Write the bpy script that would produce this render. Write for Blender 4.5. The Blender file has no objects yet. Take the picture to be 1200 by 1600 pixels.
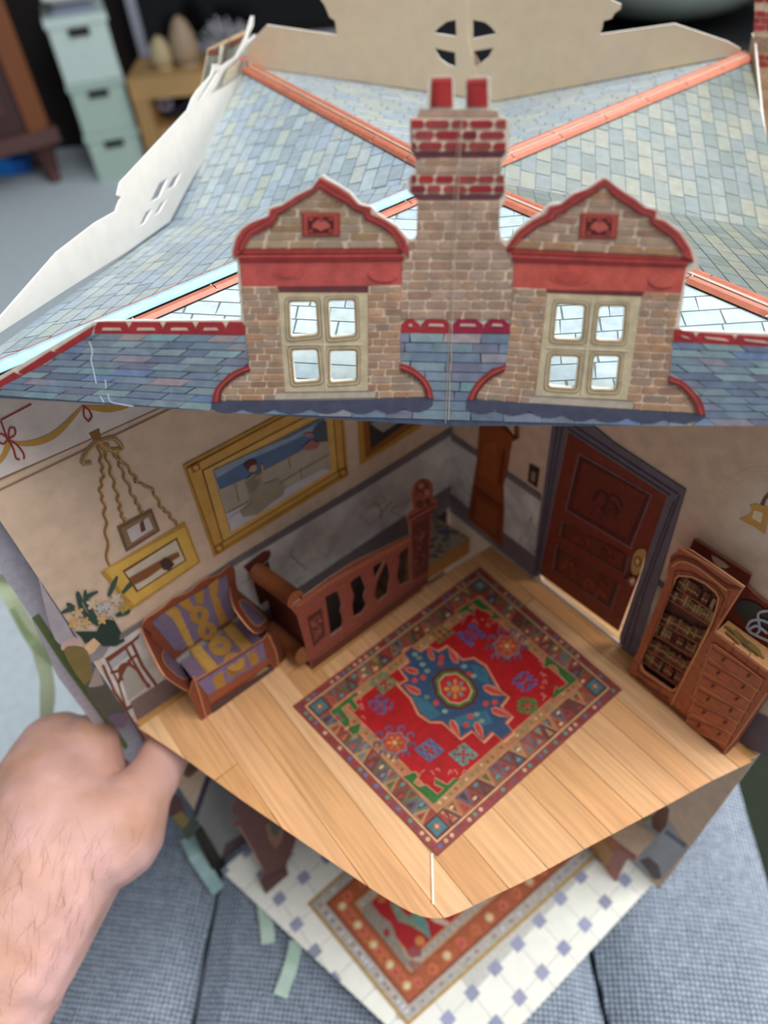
import bpy, math, random
from mathutils import Vector, Matrix
from mathutils.geometry import tessellate_polygon

# ------------------------------------------------------------------ camera, world, light, exposure
rnd = random.Random(7)
S = bpy.context.scene
COL = S.collection
CR = Matrix(((0.99295736, 0.10211719, -0.06006461),
             (0.03395373, -0.73101744, -0.68151349),
             (-0.11350252, 0.67467442, -0.72933641)))      # rows: right, down, forward
CC = Vector((0.00838177, -0.26976851, 0.28619193))
CF = 1120.8                                                   # focal length in photo pixels
cam_d = bpy.data.cameras.new('camera')
cam = bpy.data.objects.new('camera', cam_d)
COL.objects.link(cam)
cam_d.sensor_fit = 'VERTICAL'
cam_d.sensor_height = 24.0
cam_d.lens = CF / 1600 * 24.0
cam_d.clip_start = 0.01
cam_d.dof.use_dof = True
cam_d.dof.focus_distance = 0.212
cam_d.dof.aperture_fstop = 5.8
r0, r1, r2 = CR[0], CR[1], CR[2]
m = Matrix(((r0[0], -r1[0], -r2[0], CC[0]), (r0[1], -r1[1], -r2[1], CC[1]),
            (r0[2], -r1[2], -r2[2], CC[2]), (0, 0, 0, 1)))
cam.matrix_world = m
S.camera = cam

W = bpy.data.worlds.new('world')
S.world = W
W.use_nodes = True
W.node_tree.nodes['Background'].inputs[0].default_value = (0.80, 0.88, 1.0, 1)
W.node_tree.nodes['Background'].inputs[1].default_value = 0.30


def area(name, loc, target, size, power, color):
    d = bpy.data.lights.new(name, 'AREA')
    d.shape = 'RECTANGLE'
    d.size, d.size_y = size
    d.energy = power
    d.color = color
    o = bpy.data.objects.new(name, d)
    COL.objects.link(o)
    o.location = loc
    o.rotation_euler = (Vector(target) - Vector(loc)).to_track_quat('-Z', 'Y').to_euler()
    return o


area('overhead_light', (0.70, -0.30, 1.70), (0, 0, 0), (1.1, 1.0), 40, (0.93, 0.97, 1.0))  # unseen area lamp set overhead so the roof shades the rooms
area('side_window_light', (1.60, 0.22, 0.36), (0, -0.02, 0.05), (0.5, 0.35), 17, (1.0, 0.95, 0.88))
area('back_area_light', (0.9, 1.5, 1.75), (0, 0, 0), (1.0, 0.8), 16, (0.90, 0.95, 1.0))  # unseen lamp added behind the house for sheen on the roof cards
S.view_settings.view_transform = 'Standard'
S.view_settings.look = 'None'
S.view_settings.exposure = 0.0
S.view_settings.gamma = 1.0
S.view_settings.use_curve_mapping = False
S.cycles.max_bounces = 6
S.cycles.use_denoising = True


# ------------------------------------------------------------------ helpers
def lin(v):
    v /= 255.0
    return v / 12.92 if v <= 0.04045 else ((v + 0.055) / 1.055) ** 2.4


def C(r, g, b, k=1.0):
    return (min(1, lin(r) * k), min(1, lin(g) * k), min(1, lin(b) * k))


def ray(px, py):
    return CR.transposed() @ Vector(((px - 600) / CF, (py - 800) / CF, 1.0))


class Plane:
    def __init__(s, o, n):
        s.o = Vector(o)
        s.n = Vector(n).normalized()

    def __call__(s, px, py, up=0.0):
        v = ray(px, py)
        t = (s.o - CC).dot(s.n) / v.dot(s.n)
        return CC + v * t + s.n * up

    def nrm(s, px, py):
        return s.n


def at(px, py, depth):
    return CC + ray(px, py) * depth


def polar(deg, r, z=0.0):
    return Vector((r * math.cos(math.radians(deg)), r * math.sin(math.radians(deg)), z))


def material(name, rough=0.5, coat=0.0, mottle=0.16, scale=260.0, bump=0.0, color=None, spec=0.5,
             fine=0.0, fscale=1500.0, sss=0.0):
    m = bpy.data.materials.new(name)
    m.use_nodes = True
    nt = m.node_tree
    b = nt.nodes['Principled BSDF']
    b.inputs['Roughness'].default_value = rough
    b.inputs['Specular IOR Level'].default_value = spec
    b.inputs['Coat Weight'].default_value = coat
    b.inputs['Coat Roughness'].default_value = 0.12
    if color is None:
        src = nt.nodes.new('ShaderNodeAttribute')
        src.attribute_name = 'Col'
        so = src.outputs['Color']
    else:
        src = nt.nodes.new('ShaderNodeRGB')
        src.outputs[0].default_value = (*color, 1)
        so = src.outputs[0]
    tc = nt.nodes.new('ShaderNodeTexCoord')
    ns = nt.nodes.new('ShaderNodeTexNoise')
    ns.inputs['Scale'].default_value = scale
    ns.inputs['Detail'].default_value = 4
    nt.links.new(tc.outputs['Object'], ns.inputs['Vector'])
    mr = nt.nodes.new('ShaderNodeMapRange')
    mr.inputs['From Min'].default_value = 0.25
    mr.inputs['From Max'].default_value = 0.75
    mr.inputs['To Min'].default_value = 1 - mottle
    mr.inputs['To Max'].default_value = 1 + mottle
    nt.links.new(ns.outputs['Fac'], mr.inputs['Value'])
    mx = nt.nodes.new('ShaderNodeMix')
    mx.data_type = 'RGBA'
    mx.blend_type = 'MULTIPLY'
    mx.inputs[0].default_value = 1.0
    nt.links.new(so, mx.inputs[6])
    nt.links.new(mr.outputs[0], mx.inputs[7])
    nt.links.new(mx.outputs[2], b.inputs['Base Color'])
    if bump:
        n2 = nt.nodes.new('ShaderNodeTexNoise')
        n2.inputs['Scale'].default_value = fscale
        n2.inputs['Detail'].default_value = 3
        nt.links.new(tc.outputs['Object'], n2.inputs['Vector'])
        bp = nt.nodes.new('ShaderNodeBump')
        bp.inputs['Strength'].default_value = bump
        bp.inputs['Distance'].default_value = 0.0006
        nt.links.new(n2.outputs['Fac'], bp.inputs['Height'])
        nt.links.new(bp.outputs[0], b.inputs['Normal'])
    if sss:
        b.inputs['Subsurface Weight'].default_value = sss
        b.inputs['Subsurface Radius'].default_value = (0.006, 0.002, 0.001)
        b.inputs['Subsurface Scale'].default_value = 0.5
    return m


CARD = material('printed_card', rough=0.55, mottle=0.13, scale=420, bump=0.12, spec=0.35)
PAINTED = material('watercolour_print', rough=0.5, mottle=0.2, scale=330, bump=0.15, spec=0.4)
GLOSSY = material('glossy_roof_card', rough=0.5, coat=0.18, mottle=0.14, scale=300, bump=0.05, spec=0.5)
PLAIN = material('bare_card', rough=0.7, mottle=0.05, scale=150, bump=0.1, spec=0.25)
ROOMY = material('interior_print', rough=0.55, mottle=0.11, scale=170, bump=0.05, spec=0.3)
MARBLED = material('marble_print', rough=0.55, mottle=0.34, scale=70, bump=0.03, spec=0.3)
HOUSE_O = Vector((0, 0, -0.1835))


class MB:
    """Collects coloured faces; build() links them as ONE mesh object."""

    def __init__(s, org=HOUSE_O):
        s.v, s.f, s.c, s.sm, s.org = [], [], [], [], org

    def face(s, pts, col, smooth=False):
        i = len(s.v)
        s.v.extend(Vector(p) for p in pts)
        s.f.append(tuple(range(i, i + len(pts))))
        s.c.append(col)
        s.sm.append(smooth)

    def prism(s, pts, n, h, col, side=None, base=0.0):
        """flat piece: pts on its base surface, raised from base to base+h along n"""
        pts = [Vector(p) for p in pts]
        n = Vector(n)
        nn = Vector((0, 0, 0))
        for k in range(len(pts)):
            a, b = pts[k], pts[(k + 1) % len(pts)]
            nn += a.cross(b)
        if nn.dot(n) < 0:
            pts.reverse()
        top = [p + n * (base + h) for p in pts]
        bot = [p + n * base for p in pts]
        i = len(s.v)
        k = len(pts)
        s.v.extend(top + bot)
        s.f.append(tuple(range(i, i + k)))
        s.c.append(col)
        s.sm.append(False)
        for j in range(k):
            j2 = (j + 1) % k
            s.f.append((i + j2, i + j, i + k + j, i + k + j2))
            s.c.append(side or col)
            s.sm.append(False)

    def card(s, outer, holes, n, thick, col, back, edge):
        """a sheet of card with cut-outs: outer and holes are 3-D rings on the front face"""
        n = Vector(n)
        rings = [[Vector(p) for p in outer]] + [[Vector(p) for p in h] for h in holes]
        tris = tessellate_polygon(rings)
        allp = [p for r in rings for p in r]
        i = len(s.v)
        k = len(allp)
        s.v.extend(allp)
        s.v.extend(p - n * thick for p in allp)
        for t in tris:
            a, b, c = (allp[q] for q in t)
            if (b - a).cross(c - a).dot(n) < 0:
                t = (t[0], t[2], t[1])
            s.f.append(tuple(i + q for q in t))
            s.c.append(col)
            s.sm.append(False)
            s.f.append(tuple(i + k + q for q in reversed(t)))
            s.c.append(back)
            s.sm.append(False)
        o = 0
        for r in rings:
            L = len(r)
            for j in range(L):
                a, b = i + o + j, i + o + (j + 1) % L
                s.f.append((a, b, b + k, a + k))
                s.c.append(edge)
                s.sm.append(False)
            o += L

    def box(s, c, sx, sy, sz, col, rot=None):
        """box with base centre c; rot: 3x3"""
        M = rot or Matrix.Identity(3)
        P = [Vector(c) + M @ Vector((x * sx / 2, y * sy / 2, z * sz)) for z in (0, 1) for y in (-1, 1) for x in (-1, 1)]
        for q in ((0, 2, 3, 1), (4, 5, 7, 6), (0, 1, 5, 4), (2, 6, 7, 3), (0, 4, 6, 2), (1, 3, 7, 5)):
            s.face([P[a] for a in q], col)

    def tube(s, pts, rad, col, seg=8, caps=True):
        pts = [Vector(p) for p in pts]
        if not isinstance(rad, (list, tuple)):
            rad = [rad] * len(pts)
        rings = []
        ref = Vector((0.3, 0.2, 0.93))
        for k, p in enumerate(pts):
            d = (pts[min(k + 1, len(pts) - 1)] - pts[max(k - 1, 0)]).normalized()
            a = d.cross(ref)
            if a.length < 1e-4:
                a = d.cross(Vector((1, 0, 0)))
            a.normalize()
            b = d.cross(a)
            rings.append([p + (a * math.cos(2 * math.pi * q / seg) + b * math.sin(2 * math.pi * q / seg)) * rad[k]
                          for q in range(seg)])
        i = len(s.v)
        for r in rings:
            s.v.extend(r)
        for k in range(len(rings) - 1):
            for q in range(seg):
                a, b = i + k * seg + q, i + k * seg + (q + 1) % seg
                s.f.append((a, b, b + seg, a + seg))
                s.c.append(col)
                s.sm.append(True)
        if caps:
            s.f.append(tuple(i + q for q in range(seg)))
            s.f.append(tuple(i + (len(rings) - 1) * seg + q for q in reversed(range(seg))))
            s.c += [col, col]
            s.sm += [False, False]

    def lathe(s, c, prof, col, seg=16):
        """profile of (radius, z) turned about the vertical through c"""
        c = Vector(c)
        i = len(s.v)
        for r, z in prof:
            for q in range(seg):
                s.v.append(c + Vector((r * math.cos(2 * math.pi * q / seg), r * math.sin(2 * math.pi * q / seg), z)))
        for k in range(len(prof) - 1):
            for q in range(seg):
                a, b = i + k * seg + q, i + k * seg + (q + 1) % seg
                s.f.append((a, b, b + seg, a + seg))
                s.c.append(col)
                s.sm.append(True)

    def build(s, name, mat=None, parent=None, label=None, kind=None):
        me = bpy.data.meshes.new(name)
        me.from_pydata([tuple(p - s.org) for p in s.v], [], s.f)
        ca = me.color_attributes.new('Col', 'FLOAT_COLOR', 'CORNER')
        buf = []
        for f, c in zip(s.f, s.c):
            buf.extend((c[0], c[1], c[2], 1.0) * len(f))
        ca.data.foreach_set('color', buf)
        me.polygons.foreach_set('use_smooth', s.sm)
        me.materials.append(mat or CARD)
        me.update()
        o = bpy.data.objects.new(name, me)
        COL.objects.link(o)
        if parent:
            o.parent = parent
        else:
            o.location = s.org
        if label:
            o['label'] = label
        if kind:
            o['kind'] = kind
        return o


def thing(name, label, cat, loc, group=None):
    o = bpy.data.objects.new(name, None)
    o.empty_display_size = 0.02
    COL.objects.link(o)
    o.location = loc
    o['label'] = label
    o['category'] = cat
    if group:
        o['group'] = group
    return o


def tag(o, label, cat, group=None):
    o['label'] = label
    o['category'] = cat
    if group:
        o['group'] = group
    return o


def clip(poly, convex):
    """Sutherland-Hodgman: poly (any) clipped by a convex ring, 2-D tuples"""
    ar = sum(convex[k][0] * convex[(k + 1) % len(convex)][1] - convex[(k + 1) % len(convex)][0] * convex[k][1]
             for k in range(len(convex)))
    if ar < 0:
        convex = convex[::-1]
    out = list(poly)
    for k in range(len(convex)):
        a, b = convex[k], convex[(k + 1) % len(convex)]
        ex, ey = b[0] - a[0], b[1] - a[1]
        ins = lambda p: ex * (p[1] - a[1]) - ey * (p[0] - a[0])
        src, out = out, []
        for j in range(len(src)):
            p, q = src[j], src[(j + 1) % len(src)]
            dp, dq = ins(p), ins(q)
            if dp >= 0:
                out.append(p)
            if (dp >= 0) != (dq >= 0):
                t = dp / (dp - dq)
                out.append((p[0] + (q[0] - p[0]) * t, p[1] + (q[1] - p[1]) * t))
        if len(out) < 3:
            return []
    res = []
    for p in out:
        if not res or math.hypot(p[0] - res[-1][0], p[1] - res[-1][1]) > 1e-6 * (1 + abs(p[0])):
            res.append(p)
    return res


def area2(p):
    return abs(sum(p[k][0] * p[(k + 1) % len(p)][1] - p[(k + 1) % len(p)][0] * p[k][1] for k in range(len(p)))) / 2


def jit(col, a):
    k = 1 + rnd.uniform(-a, a)
    return tuple(min(1, max(0, c * k * (1 + rnd.uniform(-a, a) * 0.35))) for c in col)


def bl(q, u, v):
    """bilinear point in quad (tl, tr, br, bl)"""
    a = (q[0][0] + (q[1][0] - q[0][0]) * u, q[0][1] + (q[1][1] - q[0][1]) * u)
    b = (q[3][0] + (q[2][0] - q[3][0]) * u, q[3][1] + (q[2][1] - q[3][1]) * u)
    return (a[0] + (b[0] - a[0]) * v, a[1] + (b[1] - a[1]) * v)


def courses(region, quad, nrow, per_row, gap=0.12, chamfer=0.0, wob=0.06, slant=0.0, rows=None):
    """rows of bricks or slates inside region; quad maps the unit square; returns polygons"""
    out = []
    edges = rows or [k / nrow for k in range(nrow + 1)]
    for r in range(len(edges) - 1):
        v0, v1 = edges[r], edges[r + 1]
        g = gap * (v1 - v0)
        u = -rnd.uniform(0.1, 0.9) / per_row
        while u < 1:
            w = rnd.uniform(0.72, 1.25) / per_row
            gu = g * 0.14 / per_row / max(v1 - v0, 1e-6)
            a, b, c, d = u + gu, u + w - gu, v0 + g / 2, v1 - g / 2
            j = lambda s: rnd.uniform(-wob, wob) * s
            h = v1 - v0
            if chamfer:
                cx, cy = chamfer * (b - a) * 0.4, chamfer * (d - c)
                ring = [(a + cx, c), (b - cx, c), (b, c + cy), (b, d - cy), (b - cx, d), (a + cx, d), (a, d - cy), (a, c + cy)]
            else:
                ring = [(a, c), (b, c), (b, d), (a, d)]
            ring = [bl(quad, x + j(w * 0.6) - slant * (y - c) / h / per_row, y + j(h * 0.5)) for x, y in ring]
            p = clip(region, ring)
            if len(p) >= 3:
                out.append(p)
            u += w
    return out


def smooth_line(p, n=6, closed=False):
    """Catmull-Rom through 2-D points"""
    out = []
    L = len(p)
    rng = range(L) if closed else range(L - 1)
    for k in rng:
        p0 = p[(k - 1) % L] if closed or k > 0 else p[0]
        p1, p2 = p[k], p[(k + 1) % L]
        p3 = p[(k + 2) % L] if closed or k + 2 < L else p[-1]
        for j in range(n):
            t = j / n
            out.append(tuple(0.5 * ((2 * p1[i]) + (-p0[i] + p2[i]) * t + (2 * p0[i] - 5 * p1[i] + 4 * p2[i] - p3[i]) * t * t
                                    + (-p0[i] + 3 * p1[i] - 3 * p2[i] + p3[i]) * t ** 3) for i in range(len(p1))))
    if not closed:
        out.append(tuple(p[-1]))
    return out


def ribbon2(line, w):
    """list of quads following a 2-D polyline with width w (number or list)"""
    n = len(line)
    L, Rr = [], []
    for k in range(n):
        a, b = line[max(k - 1, 0)], line[min(k + 1, n - 1)]
        dx, dy = b[0] - a[0], b[1] - a[1]
        l = math.hypot(dx, dy) or 1
        ww = (w[k] if isinstance(w, (list, tuple)) else w) / 2
        L.append((line[k][0] - dy / l * ww, line[k][1] + dx / l * ww))
        Rr.append((line[k][0] + dy / l * ww, line[k][1] - dx / l * ww))
    return L + Rr[::-1]


def ell(cx, cy, rx, ry, n=14, a=0.0):
    ca, sa = math.cos(a), math.sin(a)
    return [(cx + rx * math.cos(2 * math.pi * k / n) * ca - ry * math.sin(2 * math.pi * k / n) * sa,
             cy + rx * math.cos(2 * math.pi * k / n) * sa + ry * math.sin(2 * math.pi * k / n) * ca) for k in range(n)]


class Art:
    """flat print on a surface: every shape is traced in photo pixels, laid on its own real plane as thin ink/card layers"""

    def __init__(s, P, up=0.0002, step=0.00005, k=1.0):
        s.P, s.up, s.step, s.k, s.mb = P, up, step, k, MB()
        s.cnt = 0

    def shape(s, pts, col, up=None, h=None):
        if up is None:
            up = s.up
        s.cnt += 1
        up += (s.cnt % 50) * 1e-6
        n = s.P.nrm(*pts[0])
        for q in (s.P.split(pts) if hasattr(s.P, 'split') else (pts,)):
            s.mb.prism([s.P(*p) for p in q], n, h or 0.00008, tuple(min(1, c * s.k) for c in col), base=up)
        return s

    def line(s, pts, w, col, up=None, n=5, smooth=True):
        if up is None:
            up = s.up + 0.0001
        s.cnt += 1
        up += (s.cnt % 50) * 2e-6
        l = smooth_line(pts, n) if smooth and len(pts) > 2 else pts
        q = ribbon2(l, w)
        k = len(q)
        nn = s.P.nrm(*pts[0])
        for j in range(k // 2 - 1):
            s.mb.face_n([s.P(*p, up) for p in (q[j], q[j + 1], q[k - 2 - j], q[k - 1 - j])], tuple(min(1, c * s.k) for c in col), nn)
        return s

    def build(s, name, mat=None, parent=None, label=None, kind=None):
        return s.mb.build(name, mat, parent, label, kind)


def _face_n(s, pts, col, n):
    pts = [Vector(p) for p in pts]
    c = (pts[1] - pts[0]).cross(pts[2] - pts[0]) + (pts[2] - pts[0]).cross(pts[3] - pts[0])
    if c.dot(Vector(n)) < 0:
        pts.reverse()
    s.face(pts, col)


MB.face_n = _face_n

# ------------------------------------------------------------------ planes of the paper house
AL, AR, AL2, AR2 = -134.3708, -45.6292, 128.2851, 44.7268
ZT = 0.1773                                                   # height of the page tops above the upper floor
ZB = -0.1810                                                  # lower floor
PAGE_L, PAGE_R, PAGE_BL, PAGE_BR = 0.190, 0.1837, 0.1796, 0.1879
dL, dR = polar(AL, 1), polar(AR, 1)
nL, nR = polar(AL + 90, 1), polar(AR - 90, 1)
LW, RW = Plane((0, 0, 0), nL), Plane((0, 0, 0), nR)
FL = Plane((0, 0, 0), (0, 0, 1))
F2 = Plane((0, 0, ZB), (0, 0, 1))
O_TOP = Vector((0, 0, ZT))
E_L, E_R = polar(AL, PAGE_L, ZT), polar(AR, PAGE_R, ZT)
E_BL, E_BR = polar(AL2, PAGE_BL, ZT), polar(AR2, PAGE_BR, ZT)


def onplane_y(px, py, y):
    v = ray(px, py)
    return CC + v * ((y - CC.y) / v.y)


CR_F = onplane_y(697, 666, -0.131)                            # crease bottoms of the four fascias
CR_B = onplane_y(775, 158, 0.1405)
v = ray(265, 345); CR_L = CC + v * ((-0.126 - CC.x) / v.x)
v = ray(1230, 362); CR_R = CC + v * ((0.129 - CC.x) / v.x)
LEAN = math.tan(math.radians(15))


def lean_plane(a, b, inward, k):
    """plane through a-b whose upward direction leans towards `inward` by k"""
    up = (Vector((0, 0, 1)) + Vector(inward).normalized() * k)
    n = (b - a).cross(up)
    if n.dot(CC - a) < 0:
        n = -n
    return Plane(a, n)


class Folded:
    """two planes meeting at a crease; picks the side by photo x (the crease line in the photo)"""

    def __init__(s, left, right, crease):
        s.l, s.r, s.cr = left, right, crease

    def side(s, px, py):
        return s.l if px < s.cr(py) else s.r

    def __call__(s, px, py, up=0.0):
        return s.side(px, py)(px, py, up)

    def nrm(s, px, py):
        return (s.l.n + s.r.n).normalized()

    def split(s, pts):
        """cut a traced ring along the fold so that each piece lies flat on its own half"""
        a, b = (s.cr(-900), -900), (s.cr(2500), 2500)
        halves = ([(a[0] - 9000, -900), a, b, (b[0] - 9000, 2500)], [a, (a[0] + 9000, -900), (b[0] + 9000, 2500), b])
        res = []
        for h in halves:
            q = clip(list(pts), h)
            if len(q) >= 3 and area2(q) > .5:
                k = 1e-3 if h is halves[1] else -1e-3
                res.append([(x + (k if abs(x - s.cr(y)) < 1e-3 else 0), y) for x, y in q])
        return res or [list(pts)]


def photo_xy(p):
    q = CR @ (Vector(p) - CC)
    return 600 + CF * q[0] / q[2], 800 + CF * q[1] / q[2]


FPL, FPR = lean_plane(E_L, CR_F, (0, 1, 0), LEAN), lean_plane(CR_F, E_R, (0, 1, 0), LEAN)
fold_dir = FPL.n.cross(FPR.n).normalized()
fa_, fb_ = photo_xy(CR_F), photo_xy(CR_F + fold_dir * (.08 if fold_dir.z > 0 else -.08))
crease_x = lambda y: fa_[0] + (y - fa_[1]) * (fb_[0] - fa_[0]) / (fb_[1] - fa_[1])
FACADE = Folded(FPL, FPR, crease_x)

# ------------------------------------------------------------------ the room behind: carpet and back wall
ZF = -0.65                                                    # carpet level
HEAD = Vector((-0.166, 0.986, 0)).normalized()                # the way the camera faces, level
SIDE = Vector((0.986, 0.166, 0)).normalized()
def bg(dist):
    return Plane(CC + HEAD * dist, -HEAD)
Z0 = Vector((0, 0, 0))
CARPET = material('grey_carpet', rough=0.95, mottle=0.10, scale=60, bump=0.6, fscale=500, spec=0.1)
a = MB(Z0)
a.prism([(-4, -1.5, ZF), (3.5, -1.5, ZF), (3.5, 4.2, ZF), (-4, 4.2, ZF)], (0, 0, 1), 0.03, C(206, 216, 220), base=-0.03)
a.build('floor', CARPET, kind='structure')
a = MB(Z0)
o = CC + HEAD * 2.84
P = [o + SIDE * -3.2, o + SIDE * 3.2, o + SIDE * 3.2 + HEAD * 0.1, o + SIDE * -3.2 + HEAD * 0.1]
P = [Vector((p.x, p.y, ZF)) for p in P]
a.prism(P, (0, 0, 1), 2.3, C(44, 36, 34))  # near-black colour stands in for the shade at the room's far end
a.build('wall_back', material('shaded_wall', rough=0.9, mottle=0.04, scale=8), kind='structure')

# ------------------------------------------------------------------ the paper house
house = thing('paper_house', 'open pop-up paper dollhouse with painted slate roofs, dormers and furnished rooms', 'pop-up house', HOUSE_O)
EDGE = C(246, 240, 228)
WHITE = C(238, 234, 226)
TH = 0.0007

# pages ------------------------------------------------------------------------------------------------
def wall_ring(d, r, z0, z1, r0=-0.0016):
    return [d * r0 + Vector((0, 0, z0)), d * r + Vector((0, 0, z0)), d * r + Vector((0, 0, z1)), d * r0 + Vector((0, 0, z1))]

CREAM = C(224, 192, 162)
a = MB()
a.card(wall_ring(dL, PAGE_L, ZB, ZT), [], nL, 0.0012, CREAM, C(206, 196, 200), C(214, 178, 150))
lpage = a.build('page', ROOMY, house, 'cream papered page carrying sofa, pictures and marble dado')
door_hole = [RW(*p) for p in ((846, 913), (843, 897), (888, 672), (1044, 775), (970, 991), (970, 1010))]
door_hole = [Vector((p.x, p.y, max(p.z, 0.0002))) for p in door_hole]
a = MB()
a.card(wall_ring(dR, PAGE_R, ZB, ZT), [door_hole], nR, 0.0012, CREAM, C(206, 196, 186), C(214, 190, 170))
rpage = a.build('page', ROOMY, house, 'cream papered page carrying the brown door and bookcase')
for aa, rr in ((AL2, PAGE_BL), (AR2, PAGE_BR)):
    a = MB()
    d = polar(aa, 1)
    a.prism(wall_ring(d, rr, ZB, ZT, .0014), d.cross(Vector((0, 0, 1))), 0.0012, CREAM)
    a.build('page', ROOMY, house)

# lower floor --------------------------------------------------------------------------------------------
a = MB()
C2 = F2(752, 1712)
low = [Vector((0, 0, ZB)), dL * PAGE_L + Vector((0, 0, ZB)), C2, dR * PAGE_R + Vector((0, 0, ZB))]
P_b, P_d = F2(345, 1360), F2(1030, 1370)
low = [Vector((0, 0, ZB)), P_b, F2(640, 1636), F2(700, 1690), F2(760, 1660), P_d]
a.prism(low, (0, 0, 1), 0.0015, C(198, 196, 188), base=-0.0015)
lower = a.build('lower_floor', CARD, house, 'white tiled lower floor with small grey inset squares')

# octagonal tiles and their insets: lattice measured on the floor
p0, p1, p2 = F2(809, 1475), F2(781, 1505), F2(870, 1481)
e1, e2 = p1 - p0, p2 - p0
sq = (e1.length + e2.length) / 2
e1 = e1.normalized() * sq
e2 = Vector((0, 0, 1)).cross(e1)
if e2.dot(p2 - p0) < 0:
    e2 = -e2
INS = Plane((0, 0, ZB), (0, 0, 1))
low2 = [(p.x, p.y) for p in low]
rug2_px = [(930, 1010), (480, 1412), (637, 1604), (1085, 1200)]
rug2 = [F2(*p) for p in rug2_px]
rug2[0], rug2[3] = rug2[1].lerp(rug2[0], .64), rug2[2].lerp(rug2[3], .64)
rug2d = [(p.x, p.y) for p in rug2]
def inside(p, poly):
    c = False
    for k in range(len(poly)):
        (x1, y1), (x2, y2) = poly[k], poly[(k + 1) % len(poly)]
        if (y1 > p[1]) != (y2 > p[1]) and p[0] < (x2 - x1) * (p[1] - y1) / (y2 - y1) + x1:
            c = not c
    return c
s_ = 0.19                                                      # half inset as share of the pitch
nt_ = 0
for i in range(-22, 23):
    for j in range(-22, 23):
        c = p0 + e1 * i + e2 * j
        if (c - CC).length > 0.66:
            continue
        ring = [c + e1 * x + e2 * y for x, y in ((-s_, -s_ * .9), (s_, -s_ * .9), (s_, s_ * .9), (-s_, s_ * .9))]
        p = clip(low2, [(q.x, q.y) for q in ring])
        if len(p) >= 3 and not inside((c.x, c.y), rug2d):
            a = MB()
            a.prism([Vector((x, y, ZB)) for x, y in p], (0, 0, 1), 0.00012, jit(C(150, 152, 176), 0.12))
            a.build('inset_tile', CARD, lower)
        c = p0 + e1 * (i + .5) + e2 * (j + .5)
        q_ = 0.31
        ring = [c + e1 * x + e2 * y for x, y in ((-.485, -q_), (-q_, -.485), (q_, -.485), (.485, -q_), (.485, q_), (q_, .485), (-q_, .485), (-.485, q_))]
        p = clip(low2, [(q.x, q.y) for q in ring])
        if len(p) >= 3 and not inside((c.x, c.y), rug2d):
            a = MB()
            a.prism([Vector((x, y, ZB)) for x, y in p], (0, 0, 1), 0.0001, jit(C(240, 238, 226), 0.03))
            a.build('floor_tile', PLAIN, lower)

class Quad:
    """surface addressed by u,v in a 3-D quad (T, R, B, L)"""
    def __init__(s, q, n=(0, 0, 1)):
        s.q = [Vector(p) for p in q]
        s.n = Vector(n)
    def __call__(s, u, v, up=0.0):
        a = s.q[0].lerp(s.q[1], u)
        b = s.q[3].lerp(s.q[2], u)
        return a.lerp(b, v) + s.n * up
    def nrm(s, u, v):
        return s.n

def frame_band(A, i0, i1, col, up, asp=1.0):
    """rectangular band between insets i0 and i1 (v inset scaled by asp)"""
    a0, a1, b0, b1 = i0, i1, i0 * asp, i1 * asp
    for q in (((a0, b0), (1 - a0, b0), (1 - a1, b1), (a1, b1)), ((1 - a0, b0), (1 - a0, 1 - b0), (1 - a1, 1 - b1), (1 - a1, b1)),
              ((1 - a0, 1 - b0), (a0, 1 - b0), (a1, 1 - b1), (1 - a1, 1 - b1)), ((a0, 1 - b0), (a0, b0), (a1, b1), (a1, 1 - b1))):
        A.shape(q, col, up)

def border_spots(asp, inset, n_u, n_v):
    """points round a border: (u, v, side)"""
    out = []
    i, ia = inset, inset * asp
    for k in range(n_u):
        t = i + (1 - 2 * i) * (k + .5) / n_u
        out += [(t, ia, 0), (t, 1 - ia, 2)]
    for k in range(n_v):
        t = ia + (1 - 2 * ia) * (k + .5) / n_v
        out += [(i, t, 3), (1 - i, t, 1)]
    return out

# lower rug: left corner (480,1412), near corner (637,1604)
RQ2 = Quad([rug2[1], rug2[2], rug2[3], rug2[0]])               # u: left->near, v: along the right-hand side
ru = (rug2[2] - rug2[1]).length
rv = (rug2[3] - rug2[2]).length
asp = ru / rv
A = Art(RQ2)
GOLD, RUST = C(176, 140, 72), C(168, 84, 48)
A.shape([(0, 0), (1, 0), (1, 1), (0, 1)], GOLD, 0.0002, 0.0002)
U = 0.00045
rug_low = A.build('rug', PAINTED, lower, 'red rug with rust floral border on white tiled lower floor')
A = Art(RQ2)
frame_band(A, .02, .085, C(176, 168, 158), U, asp)
for u_, v_, sd in border_spots(asp, .052, 26, 22):
    w_, h_ = (.012, .012 * asp) if rnd.random() < .5 else (.008, .02 * asp)
    A.shape(ell(u_, v_, w_, h_, 6), rnd.choice([C(128, 128, 150), C(196, 176, 160), C(150, 116, 100), C(206, 206, 214)]), U + .00009)
frame_band(A, .085, .215, RUST, U + .00002, asp)
frame_band(A, .09, .10, C(120, 62, 40), U + .0001, asp)
frame_band(A, .205, .212, C(120, 62, 40), U + .0001, asp)
for k, (u_, v_, sd) in enumerate(border_spots(asp, .15, 13, 12)):
    colr = (C(206, 178, 128), C(196, 96, 80), C(190, 104, 60))[(k // 2) % 3]
    A.shape(ell(u_, v_, .036, .036 * asp, 12), jit(C(186, 104, 58), .1), U + .0001)
    A.shape(ell(u_, v_, .027, .027 * asp, 10), colr, U + .0002)
    A.shape(ell(u_ + .004, v_, .012, .012 * asp, 8), jit(C(226, 204, 170) if colr[1] > .3 else C(176, 66, 60), .1), U + .0003)
frame_band(A, .215, .285, C(186, 140, 100), U + .00002, asp)
frame_band(A, .235, .268, C(170, 164, 156), U + .0001, asp)
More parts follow.
